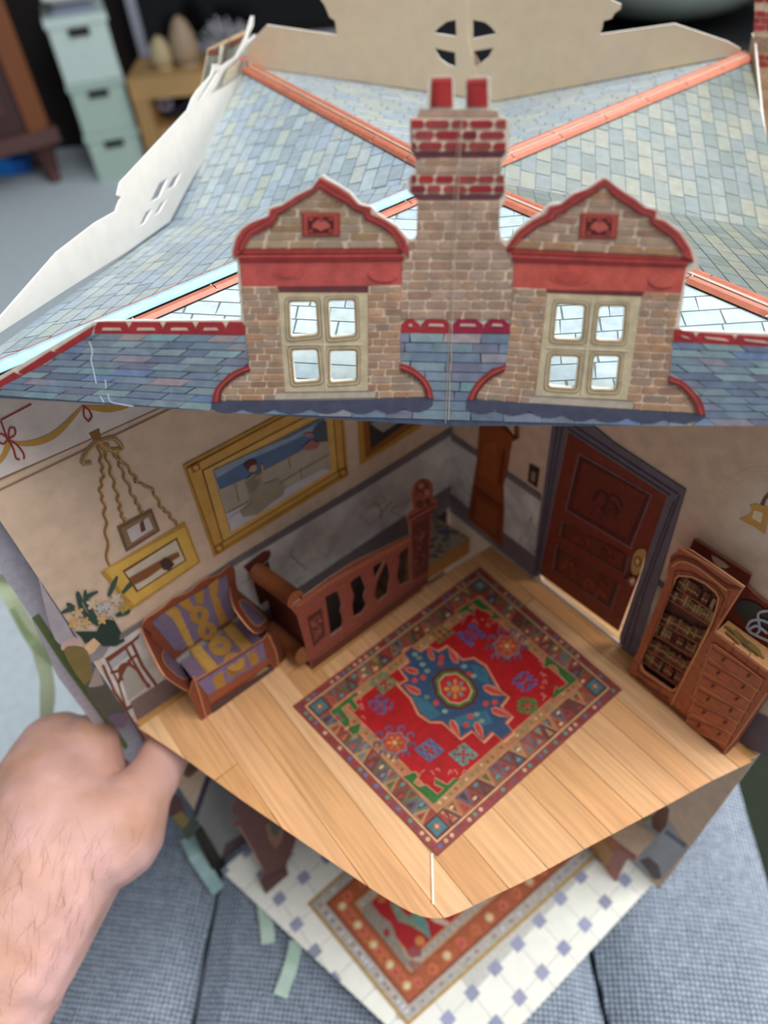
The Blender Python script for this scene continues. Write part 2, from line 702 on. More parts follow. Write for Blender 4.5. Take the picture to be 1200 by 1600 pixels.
for u_, v_, sd in border_spots(asp, .252, 30, 26):
    A.shape(ell(u_, v_, .008, .008 * asp, 5), rnd.choice([C(120, 116, 130), C(210, 190, 170), C(160, 100, 84)]), U + .0002)
A.build('rug_border', PAINTED, rug_low, 'rust border with cream and pink roses')
A = Art(RQ2)
A.shape([(.285, .285 * asp), (.715, .285 * asp), (.715, 1 - .285 * asp), (.285, 1 - .285 * asp)], C(166, 20, 26), U)
A.build('rug_field', PAINTED, rug_low, 'plain deep red field')
A2 = Art(F2, up=.0009)
for pts, colr in (
    ([(566, 1418), (580, 1410), (592, 1428), (612, 1444), (620, 1466), (632, 1492), (640, 1510), (634, 1508), (600, 1468), (570, 1434)], C(140, 128, 116)),
    ([(606, 1390), (622, 1398), (628, 1424), (640, 1434), (654, 1430), (668, 1444), (674, 1470), (660, 1458), (640, 1446), (622, 1440), (612, 1420)], C(128, 134, 112)),
    ([(640, 1430), (656, 1426), (668, 1442), (674, 1472), (664, 1456), (650, 1444)], C(92, 138, 126)),
    ([(672, 1424), (684, 1430), (702, 1442), (698, 1448), (680, 1442), (672, 1436)], C(206, 178, 150)),
    ([(700, 1412), (716, 1406), (722, 1416), (710, 1422)], C(206, 178, 150)),
    (ell(656, 1471, 8, 8, 9), C(204, 122, 66)), (ell(597, 1404, 8, 8, 9), C(190, 98, 58)),
    (ell(648, 1488, 12, 9, 8), C(150, 70, 72)), (ell(604, 1458, 5, 7, 7), C(150, 40, 40)),
    ([(648, 1518), (656, 1512), (664, 1508), (642, 1500), (640, 1508)], C(150, 96, 84))):
    A2.shape(pts, colr)
A2.build('rug_flower', PAINTED, rug_low, 'teal and grey leaf sprays on the red field')

class Above:
    """a page surface, kept above the lower floor"""
    def __init__(s, P):
        s.P, s.n = P, P.n
    def __call__(s, px, py, up=0.0):
        p = s.P(px, py, up)
        p.z = max(p.z, ZB + .0003)
        return p
    def nrm(s, *a):
        return s.P.n
# lower room walls: dado, rail and furniture -----------------------------------------------------------------
A = Art(Above(LW), up=.0002)
MARB, RAIL, SKIRT = C(150, 146, 142), C(66, 62, 84), C(92, 74, 80)
A.shape([(330, 1200), (304, 1274), (352, 1352), (470, 1300), (520, 1320), (560, 1290), (470, 1190)], MARB)
A.line([(332, 1196), (318, 1234), (304, 1276)], 8, RAIL, smooth=False)
A.shape([(352, 1318), (470, 1270), (560, 1230), (560, 1290), (470, 1352), (358, 1372)], SKIRT, .0003)
A.build('dado_panel', ROOMY, lpage, 'grey marble dado of the lower room')
A = Art(Above(LW), up=.0002)
A.shape([(263, 1240), (282, 1244), (292, 1280), (282, 1294), (262, 1268)], C(104, 66, 62))
A.shape([(268, 1276), (284, 1266), (298, 1284), (284, 1294)], C(150, 128, 70), .0003)
A.shape([(284, 1296), (304, 1272), (308, 1300), (292, 1312)], C(84, 92, 72), .0003)
A.line([(282, 1206), (296, 1214), (318, 1192)], 3, C(190, 150, 84))
A.shape([(280, 1200), (312, 1180), (318, 1196), (292, 1216)], C(110, 84, 62))
A.shape([(307, 1308), (317, 1300), (348, 1352), (344, 1368), (336, 1366)], C(52, 42, 30), .0003)
A.build('wall_print', ROOMY, lpage)

# the tall brown hall chair folded out in the lower room (its plane stands on the tiles parallel to the left page)
HCp = Plane(F2(432, 1383), nL)
hall = [(384, 1240), (374, 1246), (366, 1255), (362, 1263), (364, 1269), (371, 1274), (373, 1280), (365, 1285), (364, 1290), (374, 1289),
        (393, 1324), (412, 1364), (406, 1378), (416, 1399), (436, 1382), (451, 1367), (447, 1353), (458, 1326), (470, 1290), (474, 1255), (430, 1225)]
BROWN = C(104, 58, 50)
a = MB()
a.card([HCp(*p) for p in hall], [], nL, TH, BROWN, BROWN, C(150, 112, 100))
hc = a.build('hall_chair', CARD, house, 'dark brown fold-out chair on the lower floor')
A = Art(HCp, up=.0002)
A.shape([(414, 1290), (430, 1272), (444, 1290), (440, 1312), (430, 1326), (420, 1312)], C(150, 104, 80))
A.shape([(420, 1284), (430, 1276), (438, 1290), (434, 1306), (424, 1302)], C(84, 78, 70), .0003)
A.line([(372, 1290), (394, 1326), (412, 1362)], 2.5, C(160, 118, 104), smooth=False)
A.shape([(408, 1378), (447, 1354), (450, 1366), (416, 1396)], C(92, 50, 44))
A.build('chair_back_panel', CARD, hc)
# fold-out settle and dado of the lower right wall
A = Art(Above(RW), up=.0002)
A.shape([(1005, 1290), (1030, 1262), (1075, 1325), (1030, 1375), (1004, 1376), (940, 1320), (960, 1270)], C(176, 178, 180))
A.line([(1040, 1298), (1072, 1322)], 7, C(110, 112, 128), smooth=False)
A.shape([(1000, 1344), (1014, 1338), (1030, 1352), (1034, 1372), (1022, 1374)], C(98, 86, 84), .0003)
A.build('dado_panel', ROOMY, rpage, 'pale grey dado of the lower room')
A = Art(Above(RW), up=.0004)
A.shape([(1018, 1276), (1036, 1256), (1046, 1264), (1042, 1290), (1032, 1302), (1020, 1292)], C(120, 80, 60))
A.shape([(1000, 1276), (1012, 1270), (1018, 1278), (1006, 1284)], C(140, 160, 90))
A.build('wall_print', ROOMY, rpage)
SEp = Plane(F2(962, 1378), (nR + Vector((-.25, 0, 0))))
a = MB()
a.card([Above(SEp)(*p) for p in ((904, 1322), (920, 1310), (940, 1300), (968, 1320), (996, 1338), (994, 1345), (980, 1342), (970, 1362), (962, 1380))], [], SEp.n, TH,
       C(190, 116, 76), C(190, 140, 110), C(200, 170, 160))
st = a.build('settle', CARD, house, 'low carved fold-out settle on the lower floor')
A = Art(Above(SEp), up=.0002)
A.shape([(920, 1316), (944, 1312), (962, 1336), (958, 1352), (946, 1352)], C(190, 146, 92))
A.shape([(958, 1376), (950, 1350), (966, 1322), (992, 1340), (978, 1344), (968, 1362)], C(176, 116, 106))
A.line([(906, 1322), (934, 1350), (960, 1378)], 4, C(96, 54, 44), smooth=False)
A.build('settle_panel', CARD, st)
a = MB()
SQ = [SEp(950, 1304), SEp(996, 1338)]
bk = [RW(962, 1268), RW(1028, 1306)]
a.prism([SQ[0], SQ[1], bk[1], bk[0]], (0, 0, 1), TH, C(206, 180, 156))
a.build('settle_seat', CARD, st)

# upper floor ---------------------------------------------------------------------------------------------
floor_px = [(768, 852), (735, 872), (668, 914), (487, 1046), (430, 978), (210, 1127), (252, 1153), (295, 1181), (376, 1237), (465, 1295), (537, 1342),
            (592, 1377), (620, 1393), (643, 1405), (660, 1411), (676, 1414), (690, 1414), (702, 1412), (730, 1401), (760, 1387), (840, 1351),
            (933, 1303), (1045, 1247), (1115, 1211), (1184, 1180)]
floor3 = [FL(*p) for p in floor_px]
a = MB()
a.card([p - Vector((0, 0, .0003)) for p in floor3], [], (0, 0, 1), 0.0011, C(196, 140, 80), C(206, 192, 172), C(222, 190, 150))
ufloor = a.build('upper_floor', CARD, house, 'wood-plank printed upper floor with creased rounded front corner')
# the floors of the other three quarters of the opened book
for a0, r0_, a1, r1_ in ((AR, PAGE_R, AR2, PAGE_BR), (AR2, PAGE_BR, AL2, PAGE_BL), (AL2, PAGE_BL, AL + 360, PAGE_L)):
    if a1 < a0:
        a0, a1, r0_, r1_ = a1, a0, r1_, r0_
    for zz, nm, cc in ((0.0, 'upper_floor', C(206, 160, 104)), (ZB, 'lower_floor', C(214, 210, 198))):
        mid = polar((a0 + a1) / 2, .185, zz)
        g0, g1 = polar(a0, r0_ * .98, zz), polar(a1, r1_ * .98, zz)
        ctr = polar((a0 + a1) / 2, .0025, zz)
        off0, off1 = polar(a0 + 90, .0016), polar(a1 - 90, .0016)
        a = MB()
        a.prism([ctr, g0 + off0, mid, g1 + off1], (0, 0, 1), .001, cc, base=-.001)
        a.build(nm, CARD, house)
# wood material: grain runs along the boards
WOOD = material('plank_print', rough=0.4, mottle=0.2, scale=60, spec=0.4, coat=0.1)
nt = WOOD.node_tree
mp = nt.nodes.new('ShaderNodeMapping')
mp.inputs['Rotation'].default_value = (0, 0, math.radians(-AR))
mp.inputs['Scale'].default_value = (0.09, 1.6, 1)
mp2 = nt.nodes['Noise Texture']
tcn = nt.nodes['Texture Coordinate']
nt.links.new(tcn.outputs['Object'], mp.inputs['Vector'])
vr = nt.nodes.new('ShaderNodeVectorRotate')
vr.rotation_type = 'Z_AXIS'
vr.inputs['Angle'].default_value = math.radians(-AR)
nt.links.new(tcn.outputs['Object'], vr.inputs['Vector'])
ms = nt.nodes.new('ShaderNodeVectorMath')
ms.operation = 'MULTIPLY'
ms.inputs[1].default_value = (0.16, 3.2, 1)
nt.links.new(vr.outputs[0], ms.inputs[0])
nt.links.new(ms.outputs[0], mp2.inputs['Vector'])
mp2.inputs['Scale'].default_value = 170
mp2.inputs['Detail'].default_value = 5
mp2.inputs['Distortion'].default_value = 0.6
fpoly = [(p.dot(dR), p.dot(dL)) for p in floor3]
pitch = 0.0128
b = -0.002
WCOL = [C(222, 164, 110), C(228, 172, 120), C(216, 156, 102), C(232, 180, 130), C(224, 166, 112)]
k = 0
while b < 0.26:
    w_ = pitch * rnd.uniform(.8, 1.25)
    cut = [-0.02] + sorted([rnd.uniform(.02, .18)]) + [.30] if k % 2 else [-.02, .3]
    for c0, c1 in zip(cut, cut[1:]):
        p = clip(fpoly, [(c0 + .0002, b + .00015), (c1 - .0002, b + .00015), (c1 - .0002, b + w_ - .00015), (c0 + .0002, b + w_ - .00015)])
        if len(p) >= 3 and area2(p) > 2e-6:
            a = MB()
            a.prism([dR * x + dL * y for x, y in p], (0, 0, 1), 0.0003, jit(rnd.choice(WCOL), .03), C(150, 92, 44), base=-.0003)
            a.build('plank', WOOD, ufloor)
    b += w_
    k += 1
A = Art(FL, up=.0009)
A.line([(675, 1335), (676, 1375), (677, 1414)], 3.2, C(250, 240, 224), up=.0011, smooth=False)
A.build('fold_line', PLAIN, ufloor, 'white worn fold line')

# rug of the upper room -----------------------------------------------------------------------------------
RT, RR, RB, RL_ = FL(750, 886), FL(972, 1078), FL(683, 1339), FL(457, 1104)
RQ = Quad([RT, RR, RB, RL_])
asp = (RR - RT).length / (RL_ - RT).length
A = Art(RQ)
A.shape([(0, 0), (1, 0), (1, 1), (0, 1)], C(132, 58, 52), .0001, .0002)
rug = A.build('rug', PAINTED, ufloor, 'red patterned rug with blue medallion on plank floor')
A = Art(RQ)
U = .00035
PAL = [C(136, 36, 36), C(176, 96, 62), C(58, 92, 112), C(48, 96, 52), C(44, 36, 50), C(190, 144, 92), C(66, 116, 108), C(150, 50, 42), C(96, 50, 44)]
frame_band(A, .004, .042, C(142, 66, 56), U, asp)
for k, (u_, v_, sd) in enumerate(border_spots(asp, .024, 26, 34)):
    A.shape(ell(u_, v_, .011, .011 * asp, 6), rnd.choice([C(88, 110, 150), C(84, 140, 120), C(206, 160, 130), C(150, 50, 60), C(120, 70, 90)]), U + .0001)
frame_band(A, .042, .050, C(206, 164, 116), U + .00003, asp)
frame_band(A, .050, .138, C(150, 70, 52), U, asp)
i0, i1 = .052, .136
def tooth(s, t0, t1, flip):
    j0 = (i1 + .004) * (asp if s in (1, 3) else 1)
    t0, t1 = j0 + (1 - 2 * j0) * t0, j0 + (1 - 2 * j0) * min(t1, 1.0)
    mid = (t0 + t1) / 2
    lo, hi = (i1, i0) if flip else (i0, i1)
    tri = [(t0, lo), (t1, lo), (mid, hi)]
    kk = rnd.uniform(.35, .5)
    inn = [(t0 + (t1 - t0) * .28, lo + (hi - lo) * .1), (t1 - (t1 - t0) * .28, lo + (hi - lo) * .1), (mid, lo + (hi - lo) * .62)]
    if s == 0:
        g = lambda p: (p[0], p[1] * asp)
    elif s == 2:
        g = lambda p: (p[0], 1 - p[1] * asp)
    elif s == 1:
        g = lambda p: (1 - p[1], p[0])
    else:
        g = lambda p: (p[1], p[0])
    return [g(p) for p in tri], [g(p) for p in inn]
for s, n in ((0, 11), (2, 11), (1, 14), (3, 14)):
    for k in range(n):
        for fl in (False, True):
            off = .5 / n if fl else 0
            tri, inn = tooth(s, k / n + off, (k + 1) / n + off if (k + 1) / n + off < 1.02 else 1.0, fl)
            c1 = PAL[(k * 3 + s + (4 if fl else 0)) % len(PAL)]
            mixc = lambda c_, k_: tuple(c_[q] * (1 - k_) + C(150, 86, 62)[q] * k_ for q in range(3))
            c1 = mixc(c1, .35)
            A.shape(tri, jit(c1, .12), U + .00009 + (.00003 if fl else 0))
            A.shape(inn, jit(mixc(PAL[(k * 5 + 2 + s) % len(PAL)], .3), .15), U + .00018)
            if rnd.random() < .7:
                cx = sum(p[0] for p in inn) / 3 + rnd.uniform(-.008, .008)
                cy = sum(p[1] for p in inn) / 3 + rnd.uniform(-.008, .008)
                A.shape(ell(cx, cy, .008, .011, 6), rnd.choice([C(214, 176, 130), C(180, 60, 56), C(86, 140, 150)]), U + .00026)
frame_band(A, .138, .146, C(190, 130, 88), U + .0001, asp)
for cu, cv_ in ((.094, .094 * asp), (1 - .094, .094 * asp), (.094, 1 - .094 * asp), (1 - .094, 1 - .094 * asp)):
    for kk, colr in ((.042, C(96, 50, 46)), (.032, C(66, 116, 120)), (.02, C(176, 96, 70)), (.009, C(206, 176, 130))):
        A.shape([(cu - kk, cv_), (cu, cv_ - kk * asp), (cu + kk, cv_), (cu, cv_ + kk * asp)] if kk < .03 else [(cu - kk, cv_ - kk * asp), (cu + kk, cv_ - kk * asp), (cu + kk, cv_ + kk * asp), (cu - kk, cv_ + kk * asp)], colr, U + .0001 + (.042 - kk) * .008)
frame_band(A, .146, .186, C(176, 122, 76), U, asp)
for k, (u_, v_, sd) in enumerate(border_spots(asp, .165, 22, 28)):
    A.shape(ell(u_ + rnd.uniform(-.004, .004), v_, .009, .009 * asp, 6), rnd.choice([C(120, 120, 76), C(196, 96, 70), C(206, 168, 120), C(110, 140, 110), C(150, 80, 56)]), U + .0001)
frame_band(A, .186, .192, C(196, 130, 96), U + .0001, asp)
A.build('rug_border', PAINTED, rug, 'multicoloured zigzag border')
A = Art(RQ)
A.shape([(.192, .192 * asp), (.808, .192 * asp), (.808, 1 - .192 * asp), (.192, 1 - .192 * asp)], C(176, 20, 22), U)
A.build('rug_field', PAINTED, rug, 'bright red field')
med = [(638, 1008), (654, 1017), (668, 1009), (684, 1017), (698, 1009), (712, 1020), (723, 1031), (741, 1028), (760, 1040), (768, 1054), (776, 1068), (783, 1080),
       (797, 1091), (785, 1106), (803, 1122), (793, 1133), (806, 1148), (789, 1162), (772, 1148), (757, 1163), (738, 1145), (720, 1158), (708, 1147),
       (690, 1131), (671, 1131), (652, 1118), (640, 1093), (619, 1071), (635, 1063), (621, 1045), (637, 1033), (627, 1019)]
mc = (sum(p[0] for p in med) / len(med), sum(p[1] for p in med) / len(med))
shr = lambda k: [(mc[0] + (p[0] - mc[0]) * k, mc[1] + (p[1] - mc[1]) * k) for p in med]
A = Art(FL, up=.0005)
A.shape(med, C(214, 150, 110))
A.shape(shr(.955), C(160, 60, 50), .0006)
A.shape(shr(.925), C(54, 78, 106), .0007)
for q in ([(640, 1086), (668, 1096), (690, 1118), (672, 1126), (656, 1112)], [(700, 1130), (730, 1116), (760, 1112), (770, 1132), (730, 1140)],
          [(735, 1040), (758, 1046), (766, 1070), (748, 1066)]):
    A.shape(q, C(60, 104, 122), .0008)
for (x0, y0), (x1, y1) in (((668, 1012), (676, 1031)), ((700, 1013), (713, 1035)), ((628, 1045), (651, 1052)), ((630, 1071), (654, 1084)),
                           ((788, 1089), (759, 1076)), ((798, 1122), (771, 1111)), ((719, 1154), (706, 1130)), ((756, 1158), (744, 1133))):
    dx, dy = x1 - x0, y1 - y0
    for kk, colr, u3 in ((1.0, C(216, 140, 104), .0009), (.62, C(196, 66, 56), .001)):
        A.shape([(x0, y0), (x0 + dx * .6 - dy * .22 * kk, y0 + dy * .6 + dx * .22 * kk), (x1 - dy * .18 * kk, y1 + dx * .18 * kk), (x1 + dx * .16 * kk, y1 + dy * .16 * kk),
                 (x1 + dy * .18 * kk, y1 - dx * .18 * kk), (x0 + dx * .6 + dy * .22 * kk, y0 + dy * .6 - dx * .22 * kk)], colr, u3)
for x, y in ((661, 1060), (648, 1065), (681, 1100), (735, 1121), (728, 1134), (759, 1101), (773, 1099), (733, 1055), (690, 1029), (688, 1038)):
    A.shape(ell(x, y, 5, 4.5, 8), C(196, 70, 64), .0009)
for x, y in ((667, 1091), (695, 1113), (660, 1040), (725, 1043), (668, 1050), (745, 1118), (752, 1128), (655, 1030), (740, 1058), (648, 1024)):
    A.shape(ell(x, y, 5, 3.5, 7), jit(C(130, 150, 130), .3), .0009)
octo = [(675, 1063), (688, 1048), (714, 1045), (737, 1062), (748, 1083), (740, 1101), (720, 1111), (698, 1107), (680, 1088)]
oc = (711, 1079)
for kk, colr, u3 in ((1.0, C(104, 34, 36), .001), (.87, C(66, 118, 50), .0011), (.74, C(222, 170, 124), .0012), (.68, C(190, 44, 44), .0013)):
    A.shape([(oc[0] + (p[0] - oc[0]) * kk, oc[1] + (p[1] - oc[1]) * kk) for p in octo], colr, u3)
for kx in range(8):
    an = kx * math.pi / 4
    A.shape(ell(oc[0] + 13 * math.cos(an), oc[1] + 11 * math.sin(an), 5, 3, 6, an), C(120, 140, 130) if kx % 2 else C(206, 140, 70), .0014)
A.shape(ell(oc[0], oc[1], 7, 6, 8), C(206, 130, 60), .0015)
A.build('rug_medallion', PAINTED, rug, 'blue medallion with green octagon centre')
for pts in ([(515, 1113), (558, 1080), (561, 1087), (551, 1093), (561, 1106), (554, 1113), (545, 1100), (534, 1108), (548, 1126), (545, 1137), (563, 1130), (564, 1139), (556, 1155)],
            [(747, 935), (708, 958), (730, 956), (741, 963), (741, 954), (732, 951), (739, 945), (752, 955), (767, 956), (771, 962), (762, 969), (785, 967)],
            [(852, 1023), (849, 1045), (863, 1040), (870, 1045), (873, 1055), (887, 1069), (873, 1078), (861, 1067), (868, 1074), (861, 1097), (903, 1063)],
            [(627, 1214), (647, 1207), (657, 1211), (647, 1224), (655, 1230), (666, 1227), (684, 1242), (693, 1233), (679, 1227), (679, 1216), (699, 1227), (709, 1217), (720, 1218), (678, 1259)]):
    A = Art(FL, up=.0005)
    A.shape(pts, C(52, 104, 44))
    A.line(pts + [pts[0]], 2.0, C(206, 130, 96), up=.0007, smooth=False)
    A.build('rug_corner', PAINTED, rug, 'green corner ornament')
e_u, e_v = Vector((972 - 750, 1078 - 886)).normalized(), Vector((457 - 750, 1104 - 886)).normalized()
def woven(A, x, y, cell, half, col, mid):
    """a small stepped carpet motif, mirrored in both directions of the rug"""
    for i in range(half + 1):
        for j in range(half + 1):
            if i + j == 0 or rnd.random() < (.42 if i + j > 2 else .25):
                continue
            c_ = jit(col, .2)
            for si, sj in {(1 if not i else p_, 1 if not j else q_) for p_ in (1, -1) for q_ in (1, -1)}:
                cx, cy = x + (e_u.x * i * si + e_v.x * j * sj) * cell, y + (e_u.y * i * si + e_v.y * j * sj) * cell
                h = cell * .49
                A.shape([(cx + e_u.x * h * p + e_v.x * h * q, cy + e_u.y * h * p + e_v.y * h * q) for p, q in ((-1, -1), (1, -1), (1, 1), (-1, 1))], c_)
    A.shape(ell(x, y, 4, 3.6, 6), mid, .0007)
for x, y, colr in ((595, 1102, C(84, 88, 124)), (599, 1067, C(128, 124, 84)), (671, 1173, C(88, 104, 130)), (724, 1180, C(110, 140, 126)), (687, 988, C(120, 108, 60)),
                   (736, 993, C(94, 86, 136)), (820, 1066, C(104, 92, 140)), (824, 1104, C(98, 112, 56))):
    A = Art(FL, up=.0005)
    woven(A, x, y, 4.4, 3, colr, C(176, 62, 58))
    A.build('rug_flower', PAINTED, rug)
for x, y in ((617, 1162), (792, 1011)):
    A = Art(FL, up=.0005)
    for kx in range(9):
        an = kx * 2 * math.pi / 9 + .2
        cx_, cy_ = x + 28 * math.cos(an), y + 23 * math.sin(an)
        A.line([(cx_ - 5, cy_ + 3), (cx_ - 4, cy_ - 4), (cx_ + 4, cy_ - 4), (cx_ + 4, cy_ + 2)], 3.4, jit(C(104, 84, 108), .2), n=2)
    star = lambda r: [(x + r * (1.06 if q % 2 else .82) * math.cos(q * math.pi / 7 + .2), y + r * .84 * (1.06 if q % 2 else .82) * math.sin(q * math.pi / 7 + .2)) for q in range(14)]
    A.shape(star(23), C(130, 116, 120), .0006)
    A.shape(star(19), C(186, 66, 38), .0007)
    for kx in range(6):
        an = kx * math.pi / 3
        A.shape(ell(x + 9 * math.cos(an), y + 8 * math.sin(an), 4, 2.4, 6, an), jit(C(190, 120, 62), .2), .0008)
    A.shape(ell(x, y, 4, 3.6, 8), C(206, 170, 120), .0009)
    A.build('rug_flower', PAINTED, rug, 'orange star flower ringed in mauve')
A = Art(FL, up=.0005)
for (x0, y0), (x1, y1) in (((563, 1072), (568, 1170)), ((702, 972), (790, 975)), ((845, 1018), (852, 1104)), ((612, 1206), (738, 1206))):
    for kx in range(11):
        t = kx / 10
        x, y = x0 + (x1 - x0) * t + rnd.uniform(-4, 4), y0 + (y1 - y0) * t + rnd.uniform(-4, 4)
        A.line([(x - 3, y + rnd.uniform(-5, 5)), (x, y - 3), (x + 3, y + rnd.uniform(-5, 5))], 1.8, C(214, 120, 100), n=2)
A.build('rug_fringe', PAINTED, rug, 'pale pink fringe scrolls', kind='stuff')

# ------------------------------------------------------------------ left page prints
RAILC, MARBLE, SKIRTC = C(126, 114, 114), C(212, 203, 193), C(124, 106, 104)
A = Art(LW, up=.0002)
A.shape([(716, 660), (560, 762), (366, 876), (222, 973), (186, 994), (150, 1020), (205, 1120), (280, 1076), (430, 975), (716, 782)], MARBLE)
ldado = A.build('dado_panel', MARBLED, lpage, 'grey marble dado panel')
A = Art(LW, up=.0003)
for _ in range(30):                                            # marble veining
    t = rnd.random()
    x = 240 + t * 450
    y = 975 - t * 270 + rnd.uniform(8, 92)
    A.line([(x, y), (x + rnd.uniform(-14, 14), y + rnd.uniform(6, 14)), (x + rnd.uniform(-24, 24), y + rnd.uniform(14, 30))], rnd.uniform(1, 3),
           jit(rnd.choice([C(176, 168, 160), C(196, 186, 174), C(170, 164, 160), C(200, 190, 178)]), .03), n=3)
A.build('marble_vein', ROOMY, ldado, kind='stuff')
A = Art(LW, up=.0003)
A.shape([(716, 659), (560, 757), (366, 872), (222, 967), (186, 990), (186, 999), (222, 976), (366, 882), (560, 768), (716, 671)], RAILC, h=.0004)
A.build('dado_rail', ROOMY, lpage)
A = Art(LW, up=.0003)
A.shape([(716, 749), (640, 800), (430, 942), (280, 1046), (203, 1096), (214, 1124), (282, 1078), (440, 972), (640, 834), (716, 782)], SKIRTC, h=.0003)
A.build('skirting', ROOMY, lpage)
# frieze: pale band above the picture rail with red bows and yellow swags
A = Art(LW, up=.0002)
A.shape([(-60, 775), (0, 746), (120, 694), (240, 640), (330, 590), (-60, 590)], C(226, 208, 196))
A.line([(-20, 756), (0, 748), (120, 695), (250, 636)], 2.5, C(150, 116, 90), smooth=False)
A.line([(-20, 772), (0, 764), (120, 708), (270, 636)], 2.5, C(150, 116, 90), smooth=False)
A.build('frieze', ROOMY, lpage, 'pale frieze strip above thin brown rail lines')
A = Art(LW, up=.0004)
SW = C(196, 146, 66)
l = smooth_line([(-8, 725), (4, 712), (14, 690)], 5)
A.shape(ribbon2(l, [6 + 4 * k / len(l) for k in range(len(l))]), SW)
l = smooth_line([(14, 688), (34, 692), (60, 689), (84, 678), (104, 660), (128, 634)], 5)
A.shape(ribbon2(l, [2 + 9 * math.sin(math.pi * min(1, k / len(l))) for k in range(len(l))]), SW)
l = smooth_line([(130, 634), (150, 637), (175, 638), (200, 634)], 5)
A.shape(ribbon2(l, [2 + 8 * math.sin(math.pi * min(1, k / len(l))) for k in range(len(l))]), SW)
A.build('swag', ROOMY, lpage, 'ochre painted swag')
A = Art(LW, up=.0005)
RED = C(160, 44, 44)
A.line([(0, 655), (48, 630)], 2.6, RED, smooth=False)
A.line([(0, 656), (6, 672), (10, 684)], 2.6, RED)
A.line([(12, 684), (0, 676), (-4, 686), (4, 692), (12, 684)], 2.8, RED)
A.line([(12, 684), (14, 668), (22, 668), (22, 678), (12, 684)], 2.8, RED)
A.line([(12, 686), (20, 700), (24, 714), (30, 716)], 2.8, RED)
A.line([(14, 686), (26, 694), (36, 708), (36, 716)], 2.8, RED)
A.line([(128, 632), (138, 640), (142, 650), (136, 658)], 2.8, RED)
A.line([(130, 634), (130, 648), (136, 656)], 2.6, RED)
A.build('bow', ROOMY, lpage, 'thin red ribbon bow')
# hanging cords with bow
A = Art(LW, up=.0003)
CORD = C(150, 106, 60)
for pts in ([(153, 690), (157, 720), (160, 742), (156, 765), (162, 790), (165, 830), (168, 882)],
            [(155, 690), (166, 715), (176, 750), (184, 780), (188, 800), (194, 814)],
            [(160, 690), (180, 712), (190, 735), (205, 770), (216, 790), (221, 802)],
            [(165, 692), (190, 720), (210, 745), (212, 752), (236, 764), (250, 790), (262, 802), (276, 820)]):
    z = [(x + 2.2 * (-1) ** k, y) for k, (x, y) in enumerate(smooth_line(pts, 3))]
    A.line(z, 4.2, CORD, n=3)
    A.line([(x + 2, y + 1) for x, y in z], 1.4, C(206, 160, 96), up=.0005, n=3)
for pts in ([(152, 688), (136, 704), (128, 722), (142, 722)], [(153, 690), (176, 684), (190, 700), (176, 702)], [(152, 688), (165, 700), (180, 704)]):
    A.line(pts, 7, C(166, 122, 76))
    A.line([(x + 1.5, y + 1) for x, y in pts], 2.2, C(206, 164, 108), up=.0005)
A.shape([(138, 676), (154, 668), (157, 682), (152, 690), (144, 686)], C(140, 92, 48))
A.build('hanging_cord', ROOMY, lpage, 'ruffled brown picture cords tied in a bow')


def picture(P, parent, name, ring_o, rings, label, up=.0003, mat=None):
    """picture frame: nested rings of colour stepping outwards; returns the frame object"""
    A = Art(P, up=up)
    for k, (ring, col) in enumerate(rings):
        A.shape(ring, col, up + .0001 * k, h=.0002)
    return A.build(name, mat or ROOMY, parent, label)


G1, G2, G3, GD = C(212, 160, 78), C(196, 142, 58), C(224, 176, 96), C(128, 78, 34)
# large gold frame
big_o = [(285, 726), (440, 646), (520, 615), (540, 700), (543, 742), (334, 869)]
A = Art(LW, up=.0003)
A.shape([(285, 726), (425, 652), (540, 590), (536, 655), (543, 742), (334, 869)], G2, .0003, .0003)
A.shape([(289, 729), (425, 657), (535, 600), (532, 655), (539, 738), (336, 862)], GD, .0006, .0001)
A.shape([(291, 731), (425, 659), (533, 604), (531, 655), (537, 737), (337, 860)], G1, .0007, .0001)
A.shape([(313, 733), (430, 672), (522, 625), (520, 655), (527, 735), (346, 846)], GD, .0008, .0001)
A.shape([(316, 734), (430, 674), (520, 628), (518, 655), (525, 734), (347, 843)], G3, .0009, .0001)
A.shape([(330, 734), (430, 684), (506, 645), (505, 655), (514, 731), (357, 828)], G2, .001, .0001)
for x, y in ((303, 728), (340, 854), (533, 736)):
    A.shape([(x - 8, y - 2), (x + 5, y - 9), (x + 8, y + 2), (x - 4, y + 9)], C(156, 98, 46), .0012)
    A.shape(ell(x, y, 4.5, 4, 8), G1, .0013)
bigf = A.build('picture_frame', ROOMY, lpage, 'large gold frame with seaside terrace picture')
A = Art(LW, up=.0012)
A.shape([(331, 736), (430, 686), (504, 648), (512, 730), (358, 826)], C(206, 196, 196))
A.shape([(331, 736), (430, 686), (504, 648), (507, 690), (420, 730), (340, 762)], C(92, 116, 146), .0013)
A.shape([(331, 732), (400, 700), (450, 680), (500, 655), (495, 666), (440, 692), (380, 718), (336, 744)], C(146, 160, 176), .00138)
A.shape([(338, 763), (410, 732), (470, 700), (509, 678), (514, 728), (505, 732), (440, 760), (350, 800)], C(182, 168, 146), .0014)
A.shape([(356, 806), (392, 782), (440, 762), (500, 730), (514, 732), (357, 828)], C(206, 196, 198), .0015)
for l in ([(364, 753), (370, 780)], [(446, 704), (450, 728)], [(352, 798), (400, 772), (470, 730), (512, 706)], [(466, 728), (468, 744)]):
    A.line(l, 2, C(150, 128, 100), up=.0016, smooth=False)
A.build('picture', ROOMY, bigf, 'pale terrace wall before a blue sea')
A = Art(LW, up=.0018)
A.shape([(380, 746), (392, 736), (404, 740), (408, 752), (416, 750), (430, 744), (442, 758), (438, 770), (420, 782), (400, 800), (376, 804), (371, 796), (390, 782), (384, 764)], C(160, 148, 124))
